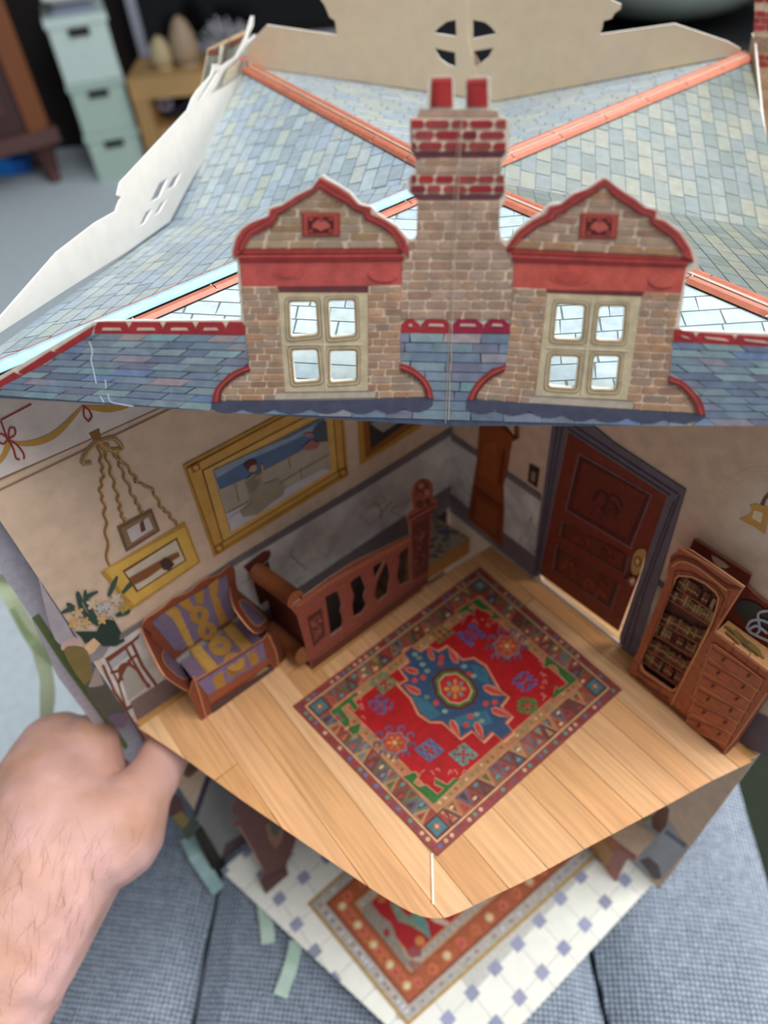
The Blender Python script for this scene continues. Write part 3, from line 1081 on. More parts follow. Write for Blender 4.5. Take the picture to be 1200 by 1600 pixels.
A.shape([(380, 752), (394, 738), (402, 744), (398, 760), (388, 766)], C(140, 130, 112), .0019)
A.shape(ell(390, 727, 7, 7, 9), C(196, 150, 124), .0019)
A.shape([(377, 724), (384, 715), (394, 714), (398, 720), (388, 724), (383, 732)], C(96, 52, 44), .002)
A.line([(396, 744), (406, 734), (404, 722)], 4, C(190, 146, 118), up=.002)
A.build('painted_figure', ROOMY, bigf, 'small seated figure in a long grey dress')
A = Art(LW, up=.0018)
A.shape([(486, 668), (494, 658), (506, 656), (508, 686), (490, 688)], C(84, 92, 96))
A.shape([(468, 696), (482, 684), (496, 690), (490, 698), (474, 700)], C(176, 112, 106), .0019)
A.shape(ell(478, 676, 8, 3, 8), C(186, 120, 110), .0019)
A.build('painted_figure', ROOMY, bigf, 'small figures in grey at the terrace corner')
# second frame, half hidden by the eave
A = Art(LW, up=.0003)
A.shape([(556, 610), (640, 570), (700, 600), (655, 668), (562, 726)], G2, .0003, .0003)
A.shape([(562, 614), (640, 575), (690, 600), (652, 660), (570, 715)], C(150, 92, 38), .0006)
A.shape([(572, 618), (640, 585), (680, 600), (640, 655), (578, 700)], C(66, 56, 52), .0008)
A.shape([(576, 660), (600, 650), (624, 656), (596, 674)], C(170, 160, 150), .0009)
A.build('picture_frame', ROOMY, lpage, 'gold frame half hidden below the roof edge')
# two small hanging pictures
A = Art(LW, up=.0003)
DKF = C(120, 88, 62)
A.shape([(182, 822), (236, 794), (249, 828), (196, 861)], DKF, .0003, .0003)
A.shape([(188, 824), (234, 800), (244, 826), (198, 854)], C(150, 116, 84), .0006)
A.shape([(196, 826), (230, 806), (238, 824), (204, 846)], C(206, 190, 180), .0008)
A.shape([(216, 816), (222, 810), (226, 826), (219, 830)], C(110, 62, 50), .0009)
A.build('picture_frame', ROOMY, lpage, 'small brown frame with a pale sketch')
A = Art(LW, up=.0003)
A.shape([(157, 893), (288, 815), (312, 877), (206, 950)], G2, .0003, .0003)
A.shape([(163, 890), (287, 822), (308, 876), (208, 944)], C(224, 178, 84), .0006)
A.shape([(190, 890), (275, 838), (290, 874), (212, 924)], GD, .0007)
A.shape([(194, 892), (273, 842), (287, 873), (214, 920)], C(214, 196, 170), .0008)
gf = A.build('picture_frame', ROOMY, lpage, 'yellow gilt frame hung lowest on the cords')
A = Art(LW, up=.0012)
A.shape([(200, 900), (250, 872), (262, 866), (276, 860), (279, 866), (256, 880), (228, 900), (205, 912)], C(140, 84, 46))
A.shape([(247, 876), (254, 868), (262, 870), (270, 878), (262, 888), (252, 886)], C(74, 50, 46), .0014)
A.build('picture', ROOMY, gf, 'brown bench and dark dog sketch')

# far left printed window strip, flowers and plant stand
A = Art(LW, up=.0004)
A.shape(smooth_line([(60, 905), (72, 925), (115, 995), (95, 1006), (80, 985)], 3, True), C(176, 164, 166))
A.shape(smooth_line([(95, 1006), (116, 994), (130, 1008), (100, 1016)], 3, True), C(206, 168, 160), .0005)
A.shape(smooth_line([(98, 1014), (130, 1010), (142, 1035), (142, 1060), (130, 1068)], 3, True), C(128, 108, 60), .0005)
A.shape(smooth_line([(132, 1070), (160, 1062), (180, 1090), (196, 1110), (180, 1130), (165, 1124)], 3, True), C(84, 80, 68), .0005)
A.shape(smooth_line([(142, 1060), (150, 1040), (158, 1060), (160, 1068), (138, 1072)], 3, True), C(160, 142, 134), .0006)
A.shape(smooth_line([(168, 1120), (186, 1112), (200, 1120), (190, 1136)], 3, True), C(104, 88, 104), .0006)
A.build('painted_window', ROOMY, lpage, 'narrow painted garden view by the page edge')
A = Art(LW, up=.0004)
A.shape([(136, 1022), (150, 1005), (172, 1006), (160, 1026), (142, 1034)], C(150, 140, 140))
A.shape([(130, 1010), (150, 990), (156, 1004), (146, 1018), (136, 1022)], C(226, 184, 140), .0005)
DKG = C(40, 60, 50)
for pts in ([(116, 985), (150, 985), (160, 965), (178, 968), (190, 990), (194, 1000), (180, 1008), (160, 1008), (146, 995), (132, 1004), (126, 994)],):
    A.shape(pts, DKG, .0006)
for l in ([(152, 975), (130, 955), (118, 925)], [(150, 972), (134, 940), (132, 920)], [(152, 968), (132, 936), (152, 922)], [(135, 960), (112, 950), (94, 956)],
          [(130, 958), (108, 944), (106, 940)], [(168, 930), (176, 912), (182, 898)], [(190, 925), (204, 910), (212, 908)], [(180, 960), (196, 955), (202, 952)],
          [(126, 940), (122, 930), (120, 922)]):
    ll = smooth_line(l, 5)
    A.shape(ribbon2(ll, [7 * math.sin(math.pi * (.15 + .85 * k / len(ll))) + .6 for k in range(len(ll))]), jit(C(58, 82, 68), .15), .0007)
for x, y, r, colr in ((120, 955, 10, C(214, 176, 130)), (113, 972, 9, C(206, 162, 104)), (132, 970, 9, C(214, 174, 112)), (143, 942, 10, C(206, 184, 150)), (158, 966, 8, C(222, 180, 120)),
                      (172, 955, 9, C(196, 182, 168)), (180, 934, 10, C(206, 190, 160)), (198, 944, 9, C(190, 150, 70)), (155, 948, 8, C(190, 190, 186)), (165, 945, 7, C(206, 200, 190)), (190, 950, 7, C(176, 150, 84))):
    for q in range(5):
        an = q * 1.257 + x
        A.shape(ell(x + r * .5 * math.cos(an), y + r * .5 * math.sin(an), r * .55, r * .3, 7, an), jit(colr, .12), .0008)
A.build('flower_bouquet', ROOMY, lpage, 'cream flowers and dark leaves in a pale vase')
A = Art(LW, up=.0004)
BR = C(124, 62, 40)
A.shape([(163, 1028), (205, 1000), (218, 989), (216, 996), (204, 1006), (170, 1034)], BR)
A.shape([(168, 1034), (198, 1012), (202, 1022), (174, 1044)], C(176, 168, 168), .0004)
for l, w_ in (([(160, 1038), (178, 1080), (198, 1108)], 4), ([(205, 1003), (222, 1040), (248, 1076)], 5), ([(166, 1030), (184, 1066), (196, 1104)], 3), ([(196, 1012), (206, 1030), (232, 1074)], 4)):
    A.line(l, w_, BR, smooth=False)
A.line([(196, 1108), (222, 1090), (250, 1072)], 5, C(112, 58, 42), smooth=False)
A.line([(190, 1062), (186, 1044), (196, 1036), (212, 1044), (224, 1062), (234, 1072)], 4.5, BR)
A.line([(172, 1050), (190, 1044), (204, 1028), (216, 1022)], 4, BR)
A.line([(184, 1066), (194, 1042), (204, 1034)], 5, BR)
A.shape([(189, 1060), (194, 1042), (206, 1040), (222, 1062), (228, 1072), (200, 1094)], C(176, 168, 156), .0003)
A.build('plant_stand', ROOMY, lpage, 'spindly brown painted stand with arch')

# ------------------------------------------------------------------ sofa folded out from the left page
SF = Plane(FL(315, 1126), nL)
foot2 = FL(435, 1046)
sd = ((foot2 - FL(315, 1126)).dot(dL))
SFd = SF.o.dot(nL)
SEATZ = SF(315, 1070).z
SEAT = Plane((0, 0, SEATZ), (0, 0, 1))
PUR, GLD, SW_, SWL = C(124, 108, 132), C(180, 132, 60), C(140, 72, 48), C(196, 126, 86)
back_px = [(222, 979), (237, 962), (271, 936), (317, 908), (360, 886), (366, 888), (367, 912), (367, 962), (284, 1014), (264, 1010), (254, 984), (240, 1000)]
def SB(px, py, up=0.0):
    return LW(px, py, .0012 + up)
SB_ = type('S', (), {})
class Lift:
    def __init__(s, P, d):
        s.P, s.d, s.n = P, d, P.n
    def __call__(s, px, py, up=0.0):
        return s.P(px, py, s.d + up)
    def nrm(s, *a):
        return s.P.n
BKp = Plane(nL * .002, nL)
a = MB()
a.card([BKp(*p) for p in smooth_line([(222, 979), (229, 967), (238, 961), (254, 950), (271, 935), (294, 926), (317, 907), (342, 898), (358, 885), (366, 888), (369, 912), (372, 962), (300, 1010), (264, 1034), (241, 1002), (234, 987)], 3, True)],
       [], nL, TH, SW_, WHITE, SWL)
sofa = a.build('sofa', CARD, house, 'purple and gold fold-out sofa with brown carved frame')
A = Art(BKp, up=.0002)
A.shape([(237, 972), (251, 960), (280, 942), (321, 918), (354, 898), (356, 914), (365, 947), (366, 963), (284, 1015), (273, 1016), (260, 1000)], PUR)
A.build('backrest_cushion', CARD, sofa)
A = Art(BKp, up=.0003)
def S5(*pts):
    return [(200 + x / 4.615, 860 + y / 4.615) for x, y in pts]
A.shape(S5((260, 440), (330, 400), (370, 420), (385, 470), (470, 660), (420, 690), (345, 530), (320, 480)), GLD)
A.shape(S5((575, 250), (650, 195), (640, 320), (715, 500), (665, 535), (600, 360)), GLD)
A.shape(S5((360, 380), (430, 340), (470, 400), (440, 440)), jit(GLD, .1))
A.shape(S5((475, 310), (545, 280), (540, 380), (490, 385)), jit(GLD, .1))
for x, y, r in ((510, 460, 72), (568, 575, 72)):
    A.shape([S5((x + r * math.cos(q * .524), y + r * .95 * math.sin(q * .524)))[0] for q in range(12)], jit(GLD, .12), .0004)
    A.shape([S5((x + 18 * math.cos(q * .785), y + 28 * math.sin(q * .785)))[0] for q in range(8)], C(120, 96, 110), .0005)
for q in range(6):
    A.line(S5((268 + q * 14, 446 - q * 6), (330 + q * 8, 500 - q * 8), (440 + q * 6, 690 - q * 4)), 1.0, C(226, 180, 96), up=.0005)
A.build('gold_pattern', CARD, sofa, 'gold woven stripe pattern')
# seat: horizontal card from the page to the front plane
j0, j1 = BKp(284, 1016), BKp(366, 963)
f0, f1 = SF(306, 1064), SF(411, 1000)
f0.z = f1.z = SEATZ
q0, q1 = Vector(f0), Vector(f1)
wq = lambda p: Vector((p.x, p.y, 0)) - nL * (Vector((p.x, p.y, 0)).dot(nL) - .003) + Vector((0, 0, SEATZ))
a = MB()
a.prism([f0, f1, wq(f1), wq(f0)], (0, 0, 1), TH, C(122, 100, 118), base=-TH)
seat = a.build('seat', CARD, sofa)
A = Art(SEAT, up=.0001)
for pts in (S5((420, 690), (490, 655), (690, 880), (600, 925)), S5((660, 550), (735, 505), (922, 710), (858, 765))):
    A.shape(pts, GLD)
for x, y, r in ((665, 690, 82), (765, 805, 76)):
    A.shape([S5((x + r * math.cos(q * .524), y + r * .9 * math.sin(q * .524)))[0] for q in range(12)], jit(GLD, .1), .0002)
    A.shape([S5((x + 28 * math.cos(q * .785 + .6), y + 14 * math.sin(q * .785 + .6)))[0] for q in range(8)], C(132, 110, 120), .0003)
for q in range(5):
    A.line(S5((440 + q * 12, 682 - q * 6), (620 + q * 14, 910 - q * 8)), 1.0, C(230, 186, 100), up=.0004, smooth=False)
    A.line(S5((676 + q * 12, 540 - q * 7), (868 + q * 11, 755 - q * 9)), 1.0, C(230, 186, 100), up=.0004, smooth=False)
A.build('gold_pattern', CARD, sofa, 'gold woven stripe pattern on the seat')
# front: rail, apron, legs
a = MB()
front = [(295, 1085), (302, 1063), (306, 1064), (411, 1000), (419, 990), (424, 992), (435, 1044), (433, 1046), (427, 1047), (421, 1036), (336, 1108), (330, 1116), (315, 1126)]
a.card([SF(*p) for p in front], [], nL, TH, SW_, WHITE, SWL)
sfr = a.build('front_panel', CARD, sofa)
A = Art(SF, up=.0002)
A.shape(S5((500, 950), (970, 655), (995, 780), (575, 1045)), C(132, 112, 146))
A.shape(S5((600, 922), (682, 880), (705, 968), (640, 1000)), GLD, .0003)
A.shape(S5((858, 768), (922, 715), (942, 800), (890, 832)), GLD, .0003)
A.shape(S5((695, 870), (830, 780), (850, 850), (740, 910)), GLD, .0003)
A.shape(S5((575, 1046), (998, 775), (1035, 800), (590, 1100)), C(160, 84, 56), .0003)
A.shape(S5((600, 1115), (1035, 835), (1062, 870), (608, 1172)), C(84, 60, 62), .0003)
A.line(S5((470, 900), (520, 1060), (560, 1200)), 3, SWL, up=.0004)
A.line(S5((1010, 610), (1060, 720), (1085, 850)), 3, SWL, up=.0004)
A.build('seat_drop', CARD, sofa, 'purple seat fabric hanging over the front rail')
# arms: cards bridging the page and the front plane
def armcard(name, wall_pts, front_pts, col, colp, pad):
    a = MB()
    w_ = [BKp(*p) for p in wall_pts]
    f_ = [SF(*p) for p in front_pts]
    k0, k1, k2 = w_[0], f_[len(f_) // 2], (w_[-1] + f_[0]) / 2
    far = max(((p - k0).cross(q - k0).length, p, q) for p in f_ for q in w_[1:] + f_)
    n = (far[1] - k0).cross(far[2] - k0).normalized()
    if n.dot(CC - k0) < 0:
        n = -n
    P = Plane(k0, n)
    ring = [P(*p) for p in smooth_line(list(wall_pts) + list(front_pts), 3, True)]
    a.card(ring, [], n, TH, col, WHITE, SWL)
    c = Vector((0, 0, 0))
    for p in ring:
        c += p / len(ring)
    return a, n, c
for nm, wp, fp, pad in (('armrest', S5((100, 550), (180, 545), (245, 570), (300, 690)), S5((470, 880), (455, 950), (440, 1010), (370, 975), (270, 900), (190, 760)),
                         S5((245, 740), (310, 712), (440, 850), (450, 900), (390, 930), (270, 830))),
                        ('armrest', S5((740, 250), (770, 232), (780, 262)), S5((960, 420), (1030, 490), (1020, 530), (1000, 565), (915, 590), (800, 460), (755, 370)),
                         S5((800, 372), (850, 367), (980, 480), (985, 510), (920, 548), (830, 440)))):
    pad = smooth_line(pad, 3, True)
    a, n, c = armcard(nm, wp, fp, SW_, PUR, pad)
    arm = a.build(nm, CARD, sofa)
    Pp = Plane(c, n)
    A = Art(Pp, up=.0001)
    A.shape(pad, C(116, 100, 122))
    A.line(pad + [pad[0]], 2.5, SWL, smooth=False)
    A.build('arm_cushion', CARD, sofa)
# the right leg's side
a = MB()
q = [SF(421, 990), SF(435, 1044), FL(447, 1028), None]
q[3] = Vector((q[2].x, q[2].y, q[0].z * .98))
a.face(q, C(112, 58, 40))
a.face([p - dR * .0006 for p in reversed(q)], C(112, 58, 40))
a.build('leg', CARD, sofa)

# ------------------------------------------------------------------ stair: banister, panel, landing
B0, B1 = FL(487, 1045), FL(668, 913)
bn = (B1 - B0).cross(Vector((0, 0, 1))).normalized()
if bn.dot(CC - B0) < 0:
    bn = -bn
BAN = Plane(B0, bn)
ban_o = [(487, 1045), (482, 1025), (474, 993), (465, 963), (457, 954), (457, 948), (461, 943), (474, 933), (515, 903), (557, 876), (600, 856), (641, 836), (639, 816), (636, 808), (638, 803),
         (646, 797), (643, 782), (642, 770), (646, 760), (652, 753), (658, 749), (664, 748), (671, 750), (676, 756), (677, 768), (676, 778), (684, 781), (683, 790), (675, 803), (673, 840), (671, 873), (668, 913)]
holes = [[(508, 933), (527, 923), (530, 930), (534, 945), (532, 955), (536, 968), (535, 981), (517, 994), (512, 960)],
         [(547, 911), (554, 904), (564, 898), (567, 908), (572, 920), (568, 932), (573, 946), (566, 958), (553, 965), (550, 945), (553, 930)],
         [(583, 886), (602, 874), (586, 906), (584, 896)], [(590, 906), (605, 876), (610, 900), (606, 928), (590, 940), (585, 930)],
         [(623, 866), (640, 852), (641, 908), (625, 916), (620, 900), (624, 880)]]
STAIR = C(156, 82, 64)
a = MB()
a.card([BAN(*p) for p in ban_o], [[BAN(*p) for p in h] for h in holes], bn, TH, STAIR, C(120, 70, 56), C(186, 140, 120))
ban = a.build('banister', CARD, house, 'carved brown cut-out stair banister with tall newel post')
A = Art(BAN, up=.0002)
A.shape([(464, 950), (515, 913), (640, 846), (640, 838), (600, 858), (515, 905), (460, 945)], C(172, 100, 72))
A.build('handrail', CARD, ban)
A = Art(BAN, up=.0002)
A.shape([(480, 965), (502, 950), (508, 992), (490, 1010)], C(92, 46, 40))
A.shape([(484, 970), (499, 958), (503, 988), (491, 1002)], C(132, 70, 56), .0003)
for _ in range(14):
    x, y = rnd.uniform(485, 500), rnd.uniform(966, 998)
    A.shape(ell(x, y, 2.5, 3, 6), rnd.choice([C(156, 88, 70), C(92, 46, 40)]), .0004)
A.build('carved_panel', CARD, ban)
A = Art(BAN, up=.0002)
A.shape([(644, 822), (671, 806), (668, 892), (646, 905)], C(104, 50, 42))
for _ in range(26):
    x, y = rnd.uniform(648, 666), rnd.uniform(822, 890)
    A.shape(ell(x, y, 3, 3.5, 6), rnd.choice([C(150, 82, 62), C(84, 40, 36), C(120, 60, 48)]), .0003)
A.shape([(640, 808), (680, 786), (676, 800), (644, 818)], C(116, 54, 46), .0003)
A.line([(640, 812), (680, 788)], 2, C(176, 108, 86), up=.0005, smooth=False)
for x, y, r, colr in ((660, 762, 11, C(112, 52, 44)), (657, 758, 5, C(170, 100, 76)), (666, 768, 5, C(176, 106, 78)), (654, 774, 6, C(140, 74, 58)), (668, 784, 5, C(100, 46, 40)), (655, 788, 6, C(104, 50, 42))):
    A.shape(ell(x, y, r, r, 9), colr, .0003 + .00002 * (12 - r))
A.build('newel_carving', CARD, ban)
A = Art(BAN, up=.0002)
A.shape([(488, 1032), (668, 900), (668, 911), (488, 1043)], C(112, 56, 46))
A.line([(488, 1030), (668, 898)], 2, C(160, 96, 78), up=.0004, smooth=False)
A.build('base_rail', CARD, ban)
# end panel between page and banister, with two round rails
w0 = LW(402, 884, .001)
w1 = LW(428, 978, .001); w1.z = -.001
b0_, b1_ = BAN(470, 934), BAN(484, 1030)
a = MB()
nn = (b0_ - w0).cross(w1 - w0).normalized()
if nn.dot(CC - w0) < 0:
    nn = -nn
a.prism([w0, b0_, b1_, w1], nn, TH, C(92, 38, 28), base=-TH)
sp = a.build('stair_panel', CARD, house, 'dark red-brown panel closing the stair end')
a = MB()
u_ = (b0_ - w0).normalized()
a.tube([w0 + u_ * .002 + nn * .002, b0_ - u_ * .001 + nn * .002], .0042, C(150, 84, 48), 12)
a.build('round_rail', CARD, sp)
a = MB()
a.tube([w1 + Vector((0, 0, .005)) + nn * .002 + u_ * .002, b1_ + Vector((0, 0, .005)) + nn * .002 - u_ * .001], .0042, C(146, 86, 50), 12)
a.build('round_rail', CARD, sp)
A = Art(LW, up=.0006)
A.shape([(379, 884), (410, 860), (420, 858), (422, 864), (418, 874), (388, 894)], C(120, 58, 46))
A.shape([(390, 893), (418, 876), (424, 900), (426, 930), (405, 944), (398, 920)], C(100, 46, 38))
A.build('stair_post', CARD, house, 'brown post painted on the page beside the sofa')
# stair well below the floor: marble skirt and stair string on the page
A = Art(LW, up=.0004)
A.shape([(556, 884), (562, 862), (572, 856), (640, 826), (652, 822), (652, 848), (580, 896), (560, 908)], C(96, 70, 58))
A.line([(566, 876), (600, 858), (650, 832)], 3, C(170, 110, 60), up=.0006, smooth=False)
A.build('stair_string', ROOMY, lpage, 'dark brown sloping stair string')
a = MB()
L0 = Vector((0, 0, -.002))
land = [FL(640, 842), FL(676, 808), FL(692, 816), FL(734, 841), FL(733, 866), FL(668, 908), FL(630, 930)]
a.card([p + Vector((0, 0, .0005)) for p in land], [], (0, 0, 1), TH, C(206, 140, 72), WHITE, C(214, 196, 176))
ld = a.build('stair_landing', CARD, house, 'small landing with flowered carpet and wooden nosing')
A = Art(FL, up=.0008)
A.shape([(640, 842), (677, 810), (692, 817), (733, 841), (674, 882), (640, 905)], C(176, 160, 140))
for _ in range(60):
    x, y = rnd.uniform(674, 728), rnd.uniform(814, 876)
    if inside((x, y), [(677, 812), (692, 819), (730, 841), (674, 880), (674, 830)]):
        A.shape(ell(x, y, rnd.uniform(2, 5), rnd.uniform(1.5, 3), 7), rnd.choice([C(96, 112, 124), C(170, 96, 76), C(120, 116, 84), C(196, 150, 100), C(110, 90, 80)]), .001)
A.shape(ell(695, 834, 9, 5, 10), C(96, 110, 124), .0011)
A.build('landing_carpet', PAINTED, ld)
A = Art(LW, up=.0006)
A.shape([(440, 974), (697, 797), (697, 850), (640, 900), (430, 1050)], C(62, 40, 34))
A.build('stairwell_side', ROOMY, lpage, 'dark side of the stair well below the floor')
a = MB()
q = [FL(487, 1044), FL(668, 914), FL(640, 842), FL(430, 978)]
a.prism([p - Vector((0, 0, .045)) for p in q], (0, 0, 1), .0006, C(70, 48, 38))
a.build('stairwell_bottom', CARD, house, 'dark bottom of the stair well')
# steps under the floor
sw = [LW(600, 862), LW(697, 795)]
for k in range(4):
    a = MB()
    z_ = -.006 - k * .008
    c0 = dL * (.030 + k * .012)
    a.prism([c0 + nL * .003 + Vector((0, 0, z_)), c0 + dL * .012 + nL * .003 + Vector((0, 0, z_)), c0 + dL * .012 + nL * .028 + Vector((0, 0, z_)), c0 + nL * .028 + Vector((0, 0, z_))],
            (0, 0, 1), .001, C(150, 110, 76))
    a.build('stair_step', CARD, house)

# ------------------------------------------------------------------ right page prints
A = Art(RW, up=.0002)
A.shape([(697, 674), (748, 708), (846, 776), (833, 902), (697, 795)], MARBLE)
rdado = A.build('dado_panel', MARBLED, rpage, 'grey marble dado panel beside the door')
A = Art(RW, up=.0002)
A.shape([(1020, 915), (1044, 905), (1080, 935), (1040, 1030), (1000, 1024), (990, 1016)], C(196, 184, 164), .0002)
A.build('dado_panel', MARBLED, rpage, 'cream dado panel between door and bookcase')
A = Art(RW, up=.0003)
for _ in range(26):
    x = rnd.uniform(700, 840)
    y = 700 + (x - 700) * .72 + rnd.uniform(0, 70)
    A.line([(x, y), (x + rnd.uniform(-8, 8), y + 10), (x + rnd.uniform(-12, 12), y + 24)], rnd.uniform(1, 2.5), rnd.choice([C(174, 168, 160), C(196, 186, 176)]), n=3)
A.line([(1010, 980), (1030, 960), (1040, 940)], 2, C(160, 152, 140))
A.build('marble_vein', ROOMY, rdado, kind='stuff')
A = Art(RW, up=.0003)
A.shape([(697, 670), (748, 705), (846, 772), (846, 782), (748, 714), (697, 681)], RAILC, h=.0004)
A.build('dado_rail', ROOMY, rpage)
A = Art(RW, up=.0003)
A.shape([(1024, 900), (1042, 914), (1042, 922), (1022, 908)], C(84, 84, 92), h=.0004)
A.build('dado_rail', ROOMY, rpage)
A = Art(RW, up=.0003)
A.shape([(697, 763), (735, 795), (790, 833), (838, 870), (834, 902), (697, 792)], SKIRTC, h=.0003)
A.build('skirting', ROOMY, rpage)
A = Art(RW, up=.0003)
A.shape([(978, 1006), (994, 1020), (988, 1034), (968, 1012)], C(110, 98, 96), h=.0003)
A.build('skirting', ROOMY, rpage)
A = Art(RW, up=.0003)
A.shape([(1100, 1080), (1200, 1120), (1220, 1190), (1130, 1150)], C(104, 90, 96), h=.0003)
A.build('skirting', ROOMY, rpage)
CLK, CLD = C(156, 76, 34), C(110, 46, 22)
A = Art(RW, up=.0004)
A.shape([(753, 640), (810, 640), (812, 684), (801, 690), (798, 705), (793, 740), (788, 758), (789, 797), (786, 854), (732, 810), (740, 758), (746, 723)], CLK, h=.0004)
clk = A.build('longcase_clock', ROOMY, rpage, 'orange-brown longcase clock painted by the dado')
A = Art(RW, up=.0009)
A.shape([(758, 690), (780, 690), (778, 752), (752, 742)], C(168, 86, 40))
A.shape([(742, 762), (786, 792), (783, 846), (736, 808)], C(136, 62, 30))
A.shape([(748, 776), (780, 798), (777, 834), (744, 810)], C(160, 80, 38), .001)
A.line([(784, 660), (810, 684)], 6, CLD, smooth=False)
A.line([(790, 700), (783, 756)], 4, CLD, smooth=False)
A.line([(742, 758), (788, 792)], 3, CLD, smooth=False)
A.shape([(784, 650), (806, 655), (806, 678)], C(206, 196, 180), .001)
A.build('clock_panel', ROOMY, clk)
A = Art(RW, up=.0003)
A.shape([(829, 724), (844, 732), (840, 761), (826, 751)], C(72, 46, 36), h=.0004)
A.shape([(833, 734), (840, 738), (837, 752), (831, 748)], C(160, 130, 104), .0008)
A.build('switch_plate', ROOMY, rpage, 'tiny dark switch plate')
# door
JAMB, JAMBD = C(112, 102, 110), C(76, 68, 78)
A = Art(RW, up=.0003)
A.shape([(868, 640), (890, 640), (888, 672), (843, 899), (833, 901), (834, 890)], JAMB, h=.0005)
A.shape([(884, 640), (900, 640), (960, 690), (1073, 764), (1060, 772), (1043, 773), (888, 672)], JAMB, h=.0005)
A.shape([(1073, 764), (1044, 775), (970, 991), (970, 1004), (994, 1022), (1002, 1000), (1032, 900)], JAMB, h=.0005)
for l in ([(876, 650), (838, 896)], [(882, 660), (842, 890)], [(893, 660), (1062, 770)], [(890, 668), (1050, 772)], [(1064, 772), (1010, 920), (984, 1012)], [(1056, 780), (1002, 925), (976, 1006)]):
    A.line(l, 2.5, JAMBD, up=.001, smooth=False)
A.build('door_frame', ROOMY, rpage, 'grey marble door surround')
hinge0, hinge1 = RW(843, 897), RW(888, 672)
def DOOR(px, py, up=0.0):
    p = RW(px, py)
    t = max(0, (p - hinge0).dot(dR))
    return p - nR * (t * .045) + nR * up
class _D:
    n = nR
    def __call__(s, px, py, up=0.0):
        return DOOR(px, py, up)
    def nrm(s, *a):
        return nR
DP = _D()
a = MB()
a.card([DOOR(*p) for p in ((843, 897), (888, 672), (1042, 773), (962, 991))], [], nR, TH, C(124, 50, 30), C(150, 110, 90), C(220, 190, 170))
door = a.build('door', PAINTED, house, 'dark red-brown panelled door left ajar in the right page')
for ring in ([(903, 707), (1015, 777), (982, 862), (882, 797)], [(877, 813), (980, 873), (973, 903), (873, 837)], [(868, 850), (965, 917), (952, 957), (862, 890)]):
    A = Art(DP, up=.0001)
    cx, cy = sum(p[0] for p in ring) / 4, sum(p[1] for p in ring) / 4
    A.shape(ring, C(128, 92, 92))
    A.shape([(cx + (p[0] - cx) * .95, cy + (p[1] - cy) * .94) for p in ring], C(86, 32, 24), .0002)
    A.shape([(cx + (p[0] - cx) * .84 + 1, cy + (p[1] - cy) * .80 - 2) for p in ring], C(112, 44, 26), .0003)
    for _ in range(7):
        a_, b_ = rnd.uniform(-.55, .55), rnd.uniform(-.5, .5)
        px_, py_ = cx + (ring[1][0] - ring[0][0]) * .5 * a_ + (ring[3][0] - ring[0][0]) * .5 * b_, cy + (ring[1][1] - ring[0][1]) * .5 * a_ + (ring[3][1] - ring[0][1]) * .5 * b_
        w_ = min(abs(ring[3][1] - ring[0][1]), 60)
        A.line([(px_ - w_ * .22, py_ + w_ * .12), (px_ - w_ * .05, py_ - w_ * .13), (px_ + w_ * .12, py_ - w_ * .02), (px_ + w_ * .2, py_ + w_ * .2)], w_ * rnd.uniform(.06, .13), rnd.choice([C(76, 28, 20), C(140, 64, 36), C(94, 36, 24), C(128, 52, 32)]), up=.00042, n=4)
    A.build('door_panel', PAINTED, door)
A = Art(DP, up=.0001)
A.shape(smooth_line([(990, 864), (1000, 861), (1004, 868), (999, 890), (992, 901), (984, 898), (984, 880)], 3, True), C(196, 156, 90), h=.0005)
A.shape(ell(993, 880, 6, 9, 10), C(150, 108, 56), .0007)
A.shape(ell(993, 880, 3, 5, 8), C(220, 186, 120), .0008)
A.build('key_plate', CARD, door)
a = MB()
kc = DOOR(984, 907)
a.tube([kc, kc + nR * .002, kc + nR * .0035], [.0014, .0026, .0016], C(120, 66, 44), 10)
a.build('door_knob', CARD, door)
# lamp and its painted halo
A = Art(RW, up=.0002)
for q_ in range(7):
    k_ = q_ / 6
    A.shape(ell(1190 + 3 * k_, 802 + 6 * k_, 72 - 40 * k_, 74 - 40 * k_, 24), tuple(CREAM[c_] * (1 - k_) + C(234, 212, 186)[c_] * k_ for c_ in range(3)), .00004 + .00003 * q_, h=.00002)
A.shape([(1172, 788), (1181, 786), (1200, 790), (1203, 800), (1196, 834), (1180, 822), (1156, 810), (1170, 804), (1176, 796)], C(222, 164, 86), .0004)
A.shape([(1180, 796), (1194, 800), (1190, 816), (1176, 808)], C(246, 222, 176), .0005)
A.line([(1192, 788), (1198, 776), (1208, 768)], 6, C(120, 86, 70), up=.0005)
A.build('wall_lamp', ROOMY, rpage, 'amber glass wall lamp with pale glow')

# ------------------------------------------------------------------ cabinet standing out from the right page
K0, K1 = FL(980, 1050), FL(1132, 1179)
kn = (K1 - K0).cross(Vector((0, 0, 1))).normalized()
if kn.dot(CC - K0) < 0:
    kn = -kn
CAB = Plane(K0, kn)
def S3(*pts):
    return [(980 + x / 4.21, 820 + y / 4.21) for x, y in pts]
KB, KL, KD = C(172, 92, 58), C(214, 140, 94), C(120, 56, 36)
cab_o = S3((0, 970), (60, 850), (150, 630), (240, 400), (262, 350), (268, 280), (285, 205), (325, 175), (345, 140), (420, 170), (600, 290), (770, 410), (690, 530), (580, 700), (640, 740), (760, 830), (926, 960), (990, 1000), (640, 1512), (300, 1200))
glass = S3((90, 900), (200, 650), (300, 400), (320, 350), (345, 332), (430, 340), (520, 385), (585, 440), (605, 480), (590, 550), (560, 640), (450, 860), (340, 1060), (315, 1085), (285, 1085), (110, 965), (92, 935))
a = MB()
a.card([CAB(*p) for p in cab_o], [[CAB(*p) for p in glass]], kn, TH, KB, C(190, 150, 120), C(220, 160, 120))
